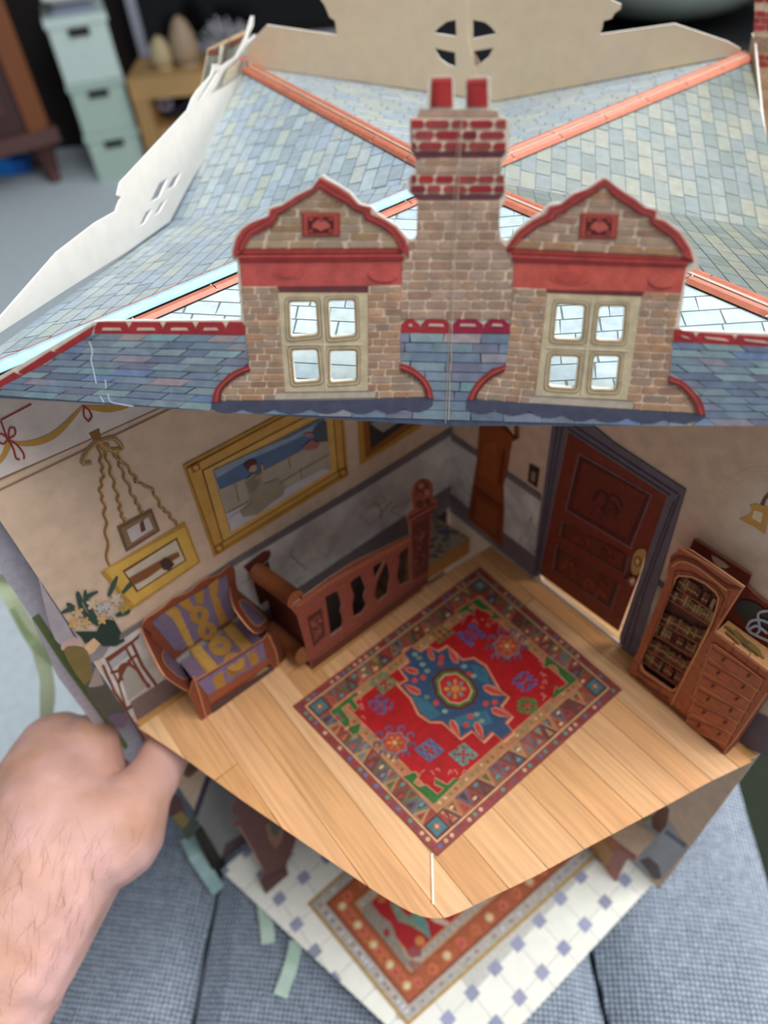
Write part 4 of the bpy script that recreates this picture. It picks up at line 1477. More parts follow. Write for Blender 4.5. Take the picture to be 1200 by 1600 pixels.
cab = a.build('bookcase', PAINTED, house, 'chestnut fold-out bookcase with arched glazed door and drawers')
# recessed shelves with books
CABB = Plane(K0 - kn * .0035, kn)
A = Art(CABB, up=0)
A.shape([(x * 1.0, y) for x, y in S3((60, 920), (310, 320), (450, 300), (640, 480), (320, 1120))], C(84, 46, 36))
shelf = A.build('bookcase_interior', CARD, cab, 'dark interior behind the glass')
rows_ = [((345, 395), (590, 560)), ((290, 470), (560, 640)), ((225, 620), (500, 770)), ((190, 700), (450, 850)), ((150, 800), (400, 960)), ((120, 880), (350, 1040))]
for (xa, ya), (xb, yb) in rows_:
    n = 13
    for k in range(n):
        if rnd.random() < .1:
            continue
        t0, t1 = k / n, (k + .86) / n
        hgt = rnd.uniform(58, 84)
        ux, uy = .42 * hgt, -.92 * hgt
        p = S3((xa + (xb - xa) * t0, ya + (yb - ya) * t0), (xa + (xb - xa) * t1, ya + (yb - ya) * t1), (xa + (xb - xa) * t1 + ux, ya + (yb - ya) * t1 + uy), (xa + (xb - xa) * t0 + ux, ya + (yb - ya) * t0 + uy))
        A = Art(CABB, up=.0006)
        A.shape(p, jit(rnd.choice([C(112, 74, 48), C(140, 112, 72), C(92, 48, 40), C(150, 124, 86), C(116, 92, 60), C(128, 62, 44)]), .15), h=.001)
        m0 = [((p[0][0] * .55 + p[3][0] * .45), (p[0][1] * .55 + p[3][1] * .45)), ((p[1][0] * .55 + p[2][0] * .45), (p[1][1] * .55 + p[2][1] * .45)),
              ((p[1][0] * .45 + p[2][0] * .55), (p[1][1] * .45 + p[2][1] * .55)), ((p[0][0] * .45 + p[3][0] * .55), (p[0][1] * .45 + p[3][1] * .55))]
        A.shape(m0, C(190, 150, 96), .0017)
        A.build('book', CARD, cab)
    A = Art(CABB, up=.0004)
    A.line([S3((xa, ya))[0], S3((xb, yb))[0]], 2.6, C(150, 82, 54), up=.002, smooth=False)
    A.build('shelf', CARD, cab)
gm = bpy.data.materials.new('cabinet_glass')
gm.use_nodes = True
gb = gm.node_tree.nodes['Principled BSDF']
gb.inputs['Transmission Weight'].default_value = 1.0
gb.inputs['Roughness'].default_value = 0.08
gb.inputs['IOR'].default_value = 1.05
gb.inputs['Base Color'].default_value = (0.95, 0.97, 0.96, 1)
# door mouldings
A = Art(CAB, up=.0002)
A.line(glass + [glass[0]], 3.2, KL, smooth=False)
A.line(S3((70, 960), (300, 400), (320, 300), (420, 310), (580, 400), (640, 480), (560, 680), (310, 1110), (120, 1000), (70, 960)), 2.2, KD, up=.0003, smooth=False)
A.build('door_moulding', CARD, cab, 'pale moulding round the arched glass')
A = Art(CAB, up=.0002)
A.line(S3((290, 240), (340, 210), (440, 240), (560, 330), (660, 400), (760, 415)), 5, KD)
A.line(S3((300, 270), (360, 240), (450, 270), (560, 350), (660, 430)), 3, KL)
A.line(S3((345, 142), (560, 270), (768, 412)), 4, KL, smooth=False)
A.line(S3((760, 420), (580, 700)), 3, KL, smooth=False)
A.line(S3((540, 690), (330, 1100), (290, 1190)), 3, KL, smooth=False)
A.line(S3((10, 985), (300, 1200), (640, 1500)), 5, KD, smooth=False)
A.line(S3((60, 1000), (150, 1080), (270, 1150)), 6, C(130, 64, 40), smooth=False)
A.line(S3((640, 1500), (720, 1400), (926, 1100)), 3, KL, smooth=False)
A.line(S3((585, 705), (640, 745), (926, 962)), 4, KL, smooth=False)
A.build('cornice', CARD, cab, 'swept pale cornice mouldings')
A = Art(CAB, up=.00012)
for _ in range(60):
    x = rnd.uniform(10, 900)
    y = rnd.uniform(380, 1500)
    p0_ = S3((x, y))[0]
    if inside(p0_, cab_o) and not inside(p0_, glass):
        A.line(S3((x - rnd.uniform(8, 22), y + rnd.uniform(16, 50)), (x, y), (x + rnd.uniform(4, 16), y - rnd.uniform(14, 40))), rnd.uniform(1.2, 3.4), rnd.choice([C(150, 76, 48), C(190, 110, 72), C(140, 66, 42), C(200, 120, 80)]), up=.00016, n=3)
A.build('wood_grain', PAINTED, cab, kind='stuff')
for k in range(6):
    x0, y0 = 560 - k * 32, 800 + k * 92
    x1, y1 = 890 - k * 42, 1010 + k * 72
    if k > 3:
        x0 += 10
    hh = 62
    p = smooth_line(S3((x0, y0 + 4), (x0 + 24, y0 - 18), (x1 - 10, y1 - 10), (x1 + 4, y1 + 10), (x1 - 22, y1 + hh), (x1 - 44, y1 + hh - 2), (x0 - 18, y0 + hh), (x0 - 22, y0 + hh - 20)), 2, True)
    A = Art(CAB, up=.0002)
    A.shape(p, jit(C(176, 92, 60), .06), h=.0004)
    A.line(p + [p[0]], 1.8, C(206, 134, 84), up=.0007, smooth=False)
    A.line([p[0], p[5]], 2.4, KD, up=.0006, smooth=False)
    dr = A.build('drawer', PAINTED, cab)
    A = Art(CAB, up=.0006)
    for t in (.25, .75):
        A.shape(ell((x0 + (x1 - x0) * t) / 4.21 + 980, (y0 + (y1 - y0) * t + 26) / 4.21 + 820, 2.2, 2.2, 7), C(96, 44, 30), h=.0008)
    A.build('drawer_knob', CARD, dr)
# hood card on the page, top shelf
A = Art(RW, up=.0014)
hood = S3((455, 80), (600, 175), (830, 320), (805, 390), (850, 440), (926, 500), (1010, 540), (1000, 800), (600, 700), (560, 640), (620, 600), (480, 350), (415, 165))
hl = smooth_line(S3((570, 182), (630, 215), (690, 262), (660, 274), (620, 262), (580, 225)), 3, True)
a = MB()
a.card([RW(*p, .0014) for p in hood], [[RW(*p, .0014) for p in hl]], nR, .0008, C(116, 42, 26), C(150, 90, 70), C(150, 80, 60))
a.build('back_board', CARD, cab, 'dark red board with half-round handle hole')
A = Art(RW, up=.0018)
A.shape(S3((570, 186), (600, 200), (640, 225), (688, 262), (660, 272), (620, 260), (585, 228)), C(214, 186, 156), .0015)
A.shape(smooth_line(S3((735, 540), (750, 490), (810, 478), (900, 520), (960, 600), (930, 680), (860, 660), (790, 610)), 3, True), C(52, 58, 50))
A.build('oval_mirror', CARD, cab, 'dark green oval mirror on the back board')
A = Art(RW, up=.0024)
for l in ([(810, 660), (840, 610), (900, 600), (960, 620)], [(820, 670), (880, 640), (950, 690)], [(870, 700), (900, 660), (890, 560), (960, 540)], [(815, 655), (850, 690), (960, 740)]):
    A.line(S3(*l), 4, jit(C(186, 186, 190), .15), h=None) if False else A.line(S3(*l), 4, jit(C(186, 186, 190), .15))
A.build('silver_ornament', CARD, cab, 'silvery looped ornament before the dark oval')
TOPZ = CAB(*S3((700, 790))[0]).z
TP = Plane((0, 0, TOPZ), (0, 0, 1))
a = MB()
t0, t1 = CAB(*S3((585, 702))[0]), CAB(*S3((985, 1000))[0])
t0.z = t1.z = TOPZ
bw = lambda p: Vector((p.x, p.y, 0)) - nR * (Vector((p.x, p.y, 0)).dot(nR) - .002) + Vector((0, 0, TOPZ))
a.prism([t0, t1, bw(t1), bw(t0)], (0, 0, 1), TH, C(206, 146, 92), base=-TH)
a.build('cabinet_top', CARD, cab, 'lighter brown flat top over the drawers')
a = MB()
e0 = CAB(*S3((640, 1508))[0]); e0.z = .0005
e1_ = CAB(*S3((975, 1008))[0])
bx = lambda p: p - nR * (p.dot(nR) - .002)
a.face([e0, e1_, bx(e1_), bx(e0)], KD)
a.face([p + dR * .0006 for p in (bx(e0), bx(e1_), e1_, e0)], KD)
a.build('side_panel', CARD, cab)
A = Art(TP, up=.0002)
for _ in range(16):
    x = rnd.uniform(650, 860)
    y = 690 + (x - 650) * .75 + rnd.uniform(-26, 26)
    A.line(S3((x - 40, y - 30), (x, y), (x + 46, y + 44)), rnd.uniform(2, 4.5), jit(C(128, 100, 52), .25), up=.0004 + rnd.random() * .0006, n=2)
A.build('dried_grass', CARD, cab, 'olive sheaf lying on the cabinet top')

# ------------------------------------------------------------------ roof panels of the four quarters
SLP = [C(176, 188, 190), C(166, 178, 182), C(158, 170, 176), C(180, 190, 188), C(170, 182, 192), C(182, 188, 180), C(164, 178, 190), C(176, 184, 184)]
ORG, ORD, ORL = C(200, 116, 88), C(200, 96, 68), C(242, 168, 140)
slate_left = [90]


def roof_quarter(A0, cr, B0, label, courses_h, slate_l, slate_tone, own, gap0=0.0006, gap1=0.0006, capw=0.0042):
    """two flat halves meeting at a crease; A0, B0 page ends, cr crease bottom"""
    a = MB()
    for E0, E1 in ((A0, cr), (cr, B0)):
        n = (E1 - E0).cross(O_TOP - E0).normalized()
        if n.z < 0:
            n = -n
        a.prism([E0, E1, O_TOP], n, .0006, C(122, 134, 136), C(226, 222, 210), base=-.0012)
    panel = a.build('roof_panel', GLOSSY, house, label)
    rest = MB()
    for hi, (E0, E1) in enumerate(((A0, cr), (cr, B0))):
        ax = (E1 - E0).normalized()
        n = (E1 - E0).cross(O_TOP - E0).normalized()
        if n.z < 0:
            n = -n
        ay = n.cross(ax)
        if ay.dot(O_TOP - E0) < 0:
            ay = -ay
        L = (E1 - E0).length
        ox, oy = (O_TOP - E0).dot(ax), (O_TOP - E0).dot(ay)
        # keep clear of the ridge caps along the page tops
        rid = hi == 0
        e = Vector((ox, oy)) if rid else Vector((ox - L, oy))
        ln = e.length
        off = (gap0 if rid else gap1) + capw
        tri = [(0, 0), (L, 0), (ox, oy)]
        pn = Vector((e.y, -e.x)) / ln
        if rid:
            if pn.x < 0: pn = -pn
            s0 = Vector((0, 0)) + pn * off
            big = [(s0.x - e.x * 2, s0.y - e.y * 2), (s0.x + e.x * 3, s0.y + e.y * 3), (s0.x + e.x * 3 + pn.x, s0.y + e.y * 3 + pn.y), (s0.x - e.x * 2 + pn.x, s0.y - e.y * 2 + pn.y)]
        else:
            if pn.x > 0: pn = -pn
            s0 = Vector((L, 0)) + pn * off
            big = [(s0.x - e.x * 2, s0.y - e.y * 2), (s0.x + e.x * 3, s0.y + e.y * 3), (s0.x + e.x * 3 + pn.x, s0.y + e.y * 3 + pn.y), (s0.x - e.x * 2 + pn.x, s0.y - e.y * 2 + pn.y)]
        region = clip(tri, big)
        row, y = 0, 0.0
        while y < oy and len(region) > 2:
            x = (-.02 - rnd.uniform(.2, .8) * slate_l)
            while x < L + .02:
                w_ = slate_l * rnd.uniform(.78, 1.22)
                g = .00022
                j = lambda: rnd.uniform(-.00025, .00025)
                p = clip(region, [(x + g + j(), y + g), (x + w_ - g + j(), y + g), (x + w_ - g + j(), y + courses_h - g), (x + g + j(), y + courses_h - g)])
                if len(p) >= 3 and area2(p) > 1.2e-6:
                    pts = [E0 + ax * q[0] + ay * q[1] for q in p]
                    col = jit(rnd.choice(slate_tone), .04)
                    c = pts[0]
                    if own and slate_left[0] > 0 and (c - Vector((.055, .01, ZT))).length < .05:
                        slate_left[0] -= 1
                        mb = MB()
                        mb.prism(pts, n, .00022, col, C(118, 134, 134), base=-.0006)
                        mb.build('slate', GLOSSY, panel)
                    else:
                        rest.prism(pts, n, .00022, col, C(118, 134, 134), base=-.0006)
                x += w_
            y += courses_h
            row += 1
        # ridge cap strip with two tones and thin white joints
        E = E0 if rid else E1
        d = (O_TOP - E).normalized()
        side = ax if rid else -ax
        side = (side - d * side.dot(d)).normalized()
        g0 = gap0 if rid else gap1
        Lr = (O_TOP - E).length
        cap = MB()
        nseg = 7
        for k in range(nseg):
            s0, s1 = Lr * k / nseg, Lr * (k + 1) / nseg - .0004
            if k == nseg - 1:
                s1 = Lr
            cl = jit(ORG, .05)
            # rounded cap: three long facets
            prof = ((0, 0.0), (.3, .0009), (.65, .0010), (1.0, .0002))
            for (w0_, h0), (w1_, h1) in zip(prof, prof[1:]):
                q = [E + d * s0 + side * (g0 + capw * w0_) + n * h0, E + d * s1 + side * (g0 + capw * w0_) + n * h0,
                     E + d * s1 + side * (g0 + capw * w1_) + n * h1, E + d * s0 + side * (g0 + capw * w1_) + n * h1]
                cap.face_n(q, cl, n)
            cap.face_n([E + d * (s1) + side * g0 + n * .0004, E + d * (s1 + .0004) + side * g0 + n * .0004,
                        E + d * (s1 + .0004) + side * (g0 + capw) + n * .0004, E + d * s1 + side * (g0 + capw) + n * .0004], C(244, 214, 190), n)
        cap.build('ridge_cap', GLOSSY, panel, 'terracotta ridge cap strip')
    o = rest.build('roof_slates', GLOSSY, panel, kind='stuff')
    return panel


roof_quarter(E_L.lerp(O_TOP, .035), CR_F.lerp(O_TOP, .03) - Vector((0, 0, .0012)), E_R.lerp(O_TOP, .035), 'front roof panel of slates, bright light put into their pale colour, seen through the dormer windows', .0064, .0118, [C(196, 212, 214), C(204, 218, 218), C(188, 204, 210), C(200, 214, 212)], False, gap0=.0030)  # paler slate colours stand in for bright light on this panel
roof_quarter(E_BL, CR_L, E_L, 'left roof panel of pale blue slates beside the white card side', .0058, .0108, SLP, False, gap1=.0026)
roof_quarter(E_BL, CR_B, E_BR, 'back roof panel of slates below the tan card wall', .0058, .0108, [jit(c, .03) for c in SLP[3:]] , False)
roof_quarter(E_BR, CR_R, E_R, 'right roof panel of grey-green slates, largest in view', .0060, .0098,
             [C(130, 137, 128), C(123, 131, 124), C(116, 125, 118), C(137, 140, 127), C(127, 135, 131), C(144, 144, 127), C(121, 130, 128)], True)
# pale blue gutter between the two front left caps
a = MB()
d_ = (O_TOP - E_L).normalized()
sd_ = d_.cross(Vector((0, 0, 1))).normalized()
for k in range(4):
    prof = ((-.003, .0002), (-.0012, .0016), (.0004, .0018), (.0012, .0006), (.003, .0004))
    for (w0_, h0), (w1_, h1) in zip(prof, prof[1:]):
        s0, s1 = k / 4, (k + 1) / 4
        f = lambda s, w_, h: E_L.lerp(O_TOP, s) + sd_ * w_ + Vector((0, 0, h))
        a.face_n([f(s0, w0_, h0), f(s1, w0_, h0), f(s1, w1_, h1), f(s0, w1_, h1)], C(176, 214, 230), Vector((0, 0, 1)))
a.build('page_fold', GLOSSY, house, 'pale blue folded page top between two ridge strips')

# ------------------------------------------------------------------ front roof facade with dormers and chimney
FA = FACADE
def crp(y):
    return (crease_x(y), y)
outer_l = [(-103, 652), (0, 588), (79, 543), (147, 503), (165, 501), (376, 500), (376, 480), (372, 445), (370, 410), (363, 404), (361, 398), (361.5, 387), (368, 367), (376, 356), (387, 348), (418, 337), (420, 325), (440, 318),
           (462, 303), (487, 292), (500, 274), (505, 273), (510, 278), (530, 289), (547, 300), (562, 317.5), (567, 320), (580, 322), (590, 333), (600, 340), (620, 352), (637, 372), (642, 374), (648, 372.5), (651, 367), (652, 313), (645, 305), (637, 300),
           (637, 280), (644, 272), (650, 263), (650, 250), (642, 238), (640, 226), (640, 182), (651, 182), (654, 172), (668, 171), (668, 127), (673, 120), (687, 117.5), (707, 118), (711, 123), (710, 163), (709, 168), (711, 172.5), (719, 170)]
outer_r = [(719, 170), (727, 168), (727, 127), (733, 120), (748, 118.5), (765, 119), (768, 123), (768, 170), (778, 172), (781, 182), (793, 185), (797, 190), (795, 238), (790, 250), (784, 257), (783, 270), (790, 282), (791, 300), (790, 312), (782, 325), (779, 347),
           (782, 367), (787, 375), (794, 375), (807, 359), (825, 344), (844, 333.5), (855, 321.5), (860, 318), (876, 317), (891, 303.5), (915, 294.5), (937.5, 279.5), (943, 275), (948, 278), (968, 293), (993, 309), (1009, 323), (1025, 325), (1038, 342), (1065, 361),
           (1080, 382), (1090, 402), (1092, 417), (1072, 428), (1069, 460), (1061, 508), (1062, 512), (1067, 516), (1120, 518), (1200, 521), (1290, 526), (1400, 580), (1560, 668)]
bot_l = [(698, 665.5), (500, 653.6), (320, 642), (220, 636), (112, 628.5), (0, 622.5), (-103, 657)]
bot_l[-1] = (-112, 660)
def rnd_rect(q, r=.16):
    """quad in photo pixels with rounded corners"""
    out = []
    for k in range(4):
        p, a_, b_ = q[k], q[k - 1], q[(k + 1) % 4]
        for t in (r, r * .4):
            out.append((p[0] + (a_[0] - p[0]) * t + (b_[0] - p[0]) * (r * .4 if t == r else r * .0) * .25, p[1] + (a_[1] - p[1]) * t + (b_[1] - p[1]) * (r * .4 if t == r else 0) * .25))
        out.append((p[0] + (b_[0] - p[0]) * r, p[1] + (b_[1] - p[1]) * r))
    return out
def round_q(q, r=5.0):
    out = []
    for k in range(4):
        p, a_, b_ = Vector(q[k]), Vector(q[k - 1]), Vector(q[(k + 1) % 4])
        da, db = (a_ - p).normalized(), (b_ - p).normalized()
        for s in range(5):
            t = s / 4
            pa, pb = p + da * r, p + db * r
            out.append(tuple(pa * (1 - t) ** 2 + p * 2 * t * (1 - t) + pb * t * t))
    return out
panes_l = [round_q(q) for q in ([(453, 472), (493, 471), (496, 521), (455, 525)], [(514, 470), (553, 469), (555, 522), (517, 526)],
                                [(457, 547), (495, 546), (499, 593), (461, 596)], [(516.5, 548), (556, 547), (556, 593), (517, 596)])]
panes_r = [round_q(q, 6) for q in ([(871, 475), (912.6, 477.6), (908, 530), (866, 528)], [(936.7, 478.5), (976, 478.5), (971.5, 531.7), (931, 530)],
                                   [(862, 555.5), (903.4, 557), (898, 606), (857.6, 603)], [(928.4, 555.5), (967, 556.4), (961.4, 607.7), (923.8, 606.8)])]
MORT = C(226, 200, 174)
a = MB()
f3 = lambda P, pts: [P(*p) for p in pts]
crl = [crp(y) for y in (300, 420, 540)]
ringL = f3(FA.l, outer_l) + f3(FA.l, crl) + f3(FA.l, bot_l)
ringR = f3(FA.r, outer_r) + [E_R.copy()] + f3(FA.r, [(1200, 665), (930, 665), (698, 665.5)]) + f3(FA.r, crl[::-1])
# the photo crease is the meeting line of the two planes: snap both halves onto it
xl = (CR_F, (FA.l.n.cross(FA.r.n)).normalized())
def snap(p):
    return xl[0] + xl[1] * (p - xl[0]).dot(xl[1])
def ring_snap(P, ring, idx):
    for k in idx:
        ring[k] = snap(ring[k])
    return [p - P.n * (p - P.o).dot(P.n) for p in ring]
nL_ = len(outer_l)
ringL = ring_snap(FA.l, ringL, [nL_ - 1, nL_, nL_ + 1, nL_ + 2, nL_ + 3])
nR_ = len(outer_r)
ringR = ring_snap(FA.r, ringR, [0, len(ringR) - 1, len(ringR) - 2, len(ringR) - 3, len(ringR) - 4])
a.card(ringL, [f3(FA.l, h) for h in panes_l], FA.l.n, .0009, C(222, 206, 186), C(226, 216, 202), C(250, 246, 236))
a.card(ringR, [f3(FA.r, h) for h in panes_r], FA.r.n, .0009, C(222, 206, 186), C(226, 216, 202), C(250, 246, 236))
facade = a.build('roof_facade', CARD, house, 'front roof card with two dormers, chimney and blue slates')


def piece(name, pts, col, mat=None, h=.00016, up=.0001, side=None, label=None, parent=None):
    n = FA.nrm(0, 0)
    mb = MB()
    for q in FA.split(pts):
        mb.prism([FA(*p) for p in q], n, h, col, side, base=up)
    return mb.build(name, mat or PAINTED, parent or facade, label)


def layer(pts_cols, name, label=None, parent=None, lines=(), z0=.0001):
    A = Art(FA, up=.0002)
    for k, (pts, col) in enumerate(pts_cols):
        A.shape(pts, col, z0 + .00009 * k, h=.0001)
    for l, w_, col in lines:
        A.line(l, w_, col, up=z0 + .00009 * (len(pts_cols) + 1))
    return A.build(name, PAINTED, parent or facade, label)


SLATES = [C(124, 138, 154), C(134, 148, 160), C(116, 126, 144), C(142, 156, 162), C(134, 136, 152), C(146, 166, 166), C(156, 148, 154), C(128, 142, 148), C(124, 142, 172), C(170, 152, 150), C(124, 124, 140), C(134, 160, 164)]
SLW = [5, 5, 4, 4, 4, 2, 2, 4, 2, 1.5, 3, 1.5]
JOINT = C(76, 86, 106)
def slates(region, quad, nrow, per, slant=0.0):
    layer([(region, JOINT)], 'slate_ground')
    for p in courses(region, quad, nrow, per, gap=.10, wob=.05, slant=slant):
        if area2(p) < 14:
            continue
        piece('slate', p, jit(rnd.choices(SLATES, SLW)[0], .08), h=.0002, up=.0002, side=JOINT)
slates([(0, 606), (60, 574), (148, 521), (383, 522), (389, 570), (372, 576), (357, 584), (338, 604), (332, 626), (330, 641), (320, 641), (220, 635), (112, 627.5), (0, 621.5), (-60, 636)],
       [(-70, 517), (400, 523), (400, 646), (-70, 612)], 10, 9.5, slant=.35)
slates([(625.6, 519), (709, 519.5), (796, 521), (794, 540), (791, 568), (768, 575), (743, 597), (730, 622), (728, 638), (750, 643), (773, 639.5), (801, 648.5), (827, 642), (856, 652), (879, 647.5), (902, 656), (926, 652), (951, 658.5), (980, 652), (1010, 660.5), (1037, 655),
        (1074, 662.5), (1060, 664.5), (930, 664), (698, 665), (500, 653), (340, 642.5), (360, 643.5), (380, 638), (405, 644.5), (429, 638.5), (453, 646.5), (485, 638.5), (511, 644.5), (538, 638.5), (570, 644), (590, 638.5), (612, 644), (632, 637.5), (656, 643), (676, 633), (678, 620), (670, 596), (647, 574), (626, 566)],
       [(320, 516), (1080, 524), (1080, 667), (320, 644)], 9, 14.5)
slates([(1051, 534), (1200, 541), (1300, 548), (1420, 612), (1500, 650), (1400, 664), (1200, 664), (1080, 664), (1101, 651), (1101, 640), (1094, 622), (1069, 596), (1045, 585)],
       [(1040, 532), (1480, 552), (1480, 668), (1040, 664)], 11, 8.5, slant=-.35)
# red ridge tiles: crest and hip
REDR, REDL = C(164, 48, 50), C(214, 176, 160)
xs = [148, 202, 255, 306, 353, 384]
for x0, x1 in zip(xs, xs[1:]):
    y0 = 502.5
    p = [(x0 + 5, y0), (x1 - 5, y0 + .3), (x1 - .6, y0 + 8), (x1, y0 + 20), (x0, y0 + 19.5), (x0 + .6, y0 + 8)]
    piece('ridge_tile', p, jit(REDR, .08), h=.0002)
    if x1 - x0 > 35:
        layer([([(x0 + 14, y0 + 9), (x1 - 14, y0 + 9), (x1 - 11, y0 + 13), (x0 + 12, y0 + 13)], REDL)], 'tile_highlight', z0=.00032)
for (x0, x1) in ((626, 657), (657, 706), (706, 756), (756, 798)):
    p = [(x0 + 1, 507), (x0 + 10, 498), (x1 - 12, 498.5), (x1 - 1, 507), (x1, 520.5), (x0, 519.5)]
    piece('ridge_tile', p, jit(REDR if x0 < 700 else C(156, 40, 62), .08), h=.0002)
    layer([([(x0 + 14, 505), (x1 - 14, 505.5), (x1 - 12, 509.5), (x0 + 12, 509)], REDL)], 'tile_highlight', z0=.00032)
xs = [1051, 1088, 1149, 1212, 1290]
for x0, x1 in zip(xs, xs[1:]):
    yy = lambda x: 514 + (x - 1051) * .058
    p = [(x0 + 4, yy(x0) + (3 if x0 > 1060 else -1)), (x1 - 5, yy(x1) + 3), (x1 - .5, yy(x1) + 10), (x1, yy(x1) + 19), (x0, yy(x0) + 19), (x0 + .5, yy(x0) + 10)]
    piece('ridge_tile', p, jit(REDR, .06), h=.0002)
    layer([([(x0 + 12, yy(x0) + 9), (x1 - 16, yy(x1) + 9), (x1 - 10, yy(x1) + 13), (x0 + 15, yy(x0) + 12)], REDL)], 'tile_highlight', z0=.00032)
hips = [(150, 504, 148, 522), (81, 545, 98, 552), (24, 578, 40, 588), (-30, 608, -10, 618), (-98, 648, -80, 654)]
for (xa, ya, xb, yb), (xc, yc, xd, yd) in zip(hips, hips[1:]):
    piece('ridge_tile', [(xa - 2, ya + 3), (xb - 4, yb - 1), (xd + 2, yd), (xc + 5, yc + 2)], jit(REDR, .08), h=.0002)
piece('ridge_tile', [(1292, 529), (1290, 548), (1410, 606), (1400, 584)], REDR)

# brickwork of the dormers
BRK = [C(178, 140, 110), C(168, 132, 104), C(188, 150, 120), C(164, 126, 100), C(180, 136, 104), C(174, 144, 122), C(160, 134, 112), C(182, 138, 104), C(176, 146, 122)]
brick_list = []
def bricks(region, quad, nrow, per, cols=None, ground=None, ch=.14, rows=None):
    layer([(region, ground or MORT)], 'mortar')
    for p in courses(region, quad, nrow, per, gap=.28, chamfer=ch, wob=.06, rows=rows):
        if area2(p) < 10:
            continue
        brick_list.append((area2(p), p, jit(rnd.choice(cols or BRK), .07)))
LEFT_D = [(378, 447), (434, 447), (437, 458), (446, 611), (430, 612.5), (430, 624.5), (346, 626), (350, 605), (362, 592), (378, 582), (390, 575), (388, 545), (384, 507)]
bricks(LEFT_D, [(340, 447), (440, 447), (448, 625.5), (340, 626)], 17, 3.6)
bricks([(576, 447), (628, 445), (627, 500), (626, 576), (650, 588), (663, 603), (667, 620), (588, 622), (588, 611), (575, 610)], [(575, 446), (668, 445), (668, 620.5), (575, 622)], 15, 3.3)
bricks([(802, 449), (853, 451), (855, 458), (836, 617), (829, 617), (826, 630), (743, 623.5), (747, 610), (765, 590), (789, 576), (796, 522)], [(742, 446), (856, 451), (836, 632), (738, 622)], 15, 3.9)
bricks([(1006, 456), (1064, 458), (1052, 520), (1045, 596), (1065, 605), (1081, 625), (1088, 645), (990, 640), (991, 627), (980, 625), (1002, 464)], [(1000, 455), (1092, 459), (1092, 646), (978, 640)], 14, 3.3)
GABL = [(383, 388), (395, 367), (428, 350), (435, 335), (453, 323), (500, 293), (517, 305), (542, 317.5), (557, 330), (568, 332), (572, 343), (595, 353), (615, 368), (624, 387)]
bricks(GABL, [(383, 300), (625, 300), (625, 388), (383, 388)], 7, 5.4, cols=[C(168, 142, 112), C(176, 150, 120), C(158, 126, 92), C(172, 146, 124), C(182, 152, 116)])
GABR = [(803, 387), (816, 371), (840, 353), (867, 341), (869, 335), (881, 332), (890, 323), (915, 308), (945, 289), (955, 304), (978, 319), (998, 333), (1014, 338), (1019, 351), (1047, 369), (1063, 390), (1067, 400)]
bricks(GABR, [(803, 292), (1068, 304), (1068, 401), (803, 387)], 7, 5.4, cols=[C(168, 138, 110), C(176, 142, 116), C(164, 122, 100), C(172, 146, 118), C(176, 132, 96)])

DR, MR, LR = C(120, 40, 38), C(176, 66, 60), C(200, 94, 84)
for gab_o, gab_i, lab in (
    ([(366, 402), (366, 390), (370, 372), (380, 357), (393, 348), (421, 337), (423, 326), (441, 321), (464, 306), (488, 294), (500, 277), (509, 281), (528, 291), (546, 303), (560, 319), (580, 324), (580, 334), (598, 341), (618, 354), (634, 374), (639, 388), (640, 399)], GABL, 'dark red curved moulding over the left dormer'),
    ([(791, 388), (792, 384), (797, 377), (810, 360), (832, 344), (856, 332), (857, 323), (876, 318.5), (897, 302), (919, 295), (943, 279), (948, 280), (968, 296), (992, 311), (1006, 323), (1025, 329), (1023, 341), (1038, 345), (1061, 363), (1077, 387), (1083, 406)], GABR, 'dark red curved moulding over the right dormer')):
    A = Art(FA, up=.0005)
    ring = gab_o + gab_i[::-1]
    A.shape(ring, MR, .0003, h=.0003)
    n_ = len(gab_i)
    def near(p, ring):
        return min(ring, key=lambda q: (q[0] - p[0]) ** 2 + (q[1] - p[1]) ** 2)
    mid = []
    for p in gab_o[1:-1]:
        q = near(p, [(gab_i[k][0] + (gab_i[k + 1][0] - gab_i[k][0]) * t, gab_i[k][1] + (gab_i[k + 1][1] - gab_i[k][1]) * t) for k in range(n_ - 1) for t in (0, .25, .5, .75)])
        mid.append(((p[0] + q[0]) / 2, (p[1] + q[1]) / 2, q))
    A.line([(m_[0], m_[1]) for m_ in mid], 2.6, DR, up=.00075, n=3)
    A.line([(m_[0] * .7 + m_[2][0] * .3, m_[1] * .7 + m_[2][1] * .3) for m_ in mid], 1.8, LR, up=.0008, n=3)
    A.line(gab_i[1:-1], 2.4, DR, up=.00082, smooth=False)
    A.build('pediment_moulding', PAINTED, facade, lab)
for x0, x1, ya, yb, y2a, y2b, lab in ((366, 640, 388, 387, 408, 406, 'l'), (791, 1083, 387, 402, 407, 416, 'r')):
    f = lambda t, k: (x0 + (x1 - x0) * t, (ya + (yb - ya) * t) * (1 - k) + (y2a + (y2b - y2a) * t) * k)
    strip = lambda k0, k1, i=0: [f(i, k0), f(.5, k0), f(1 - i, k0), f(1 - i, k1), f(.5, k1), f(i, k1)]
    layer([(strip(0, .42), C(172, 64, 54)), (strip(.40, .56), DR), (strip(.56, .66, .02), LR), (strip(.66, 1, .03), C(146, 46, 44))], 'cornice', 'dark red double cornice')
layer([([(375, 408), (500, 407), (631, 406), (628, 445), (500, 447), (378, 447.5)], C(198, 88, 80)), (ell(452, 424, 26, 12, 14), C(196, 85, 77)), (ell(450, 425, 16, 8, 12), C(194, 81, 73)), (ell(600, 427, 24, 13, 14), C(199, 86, 77))], 'frieze_board', 'plain red board over the left window')
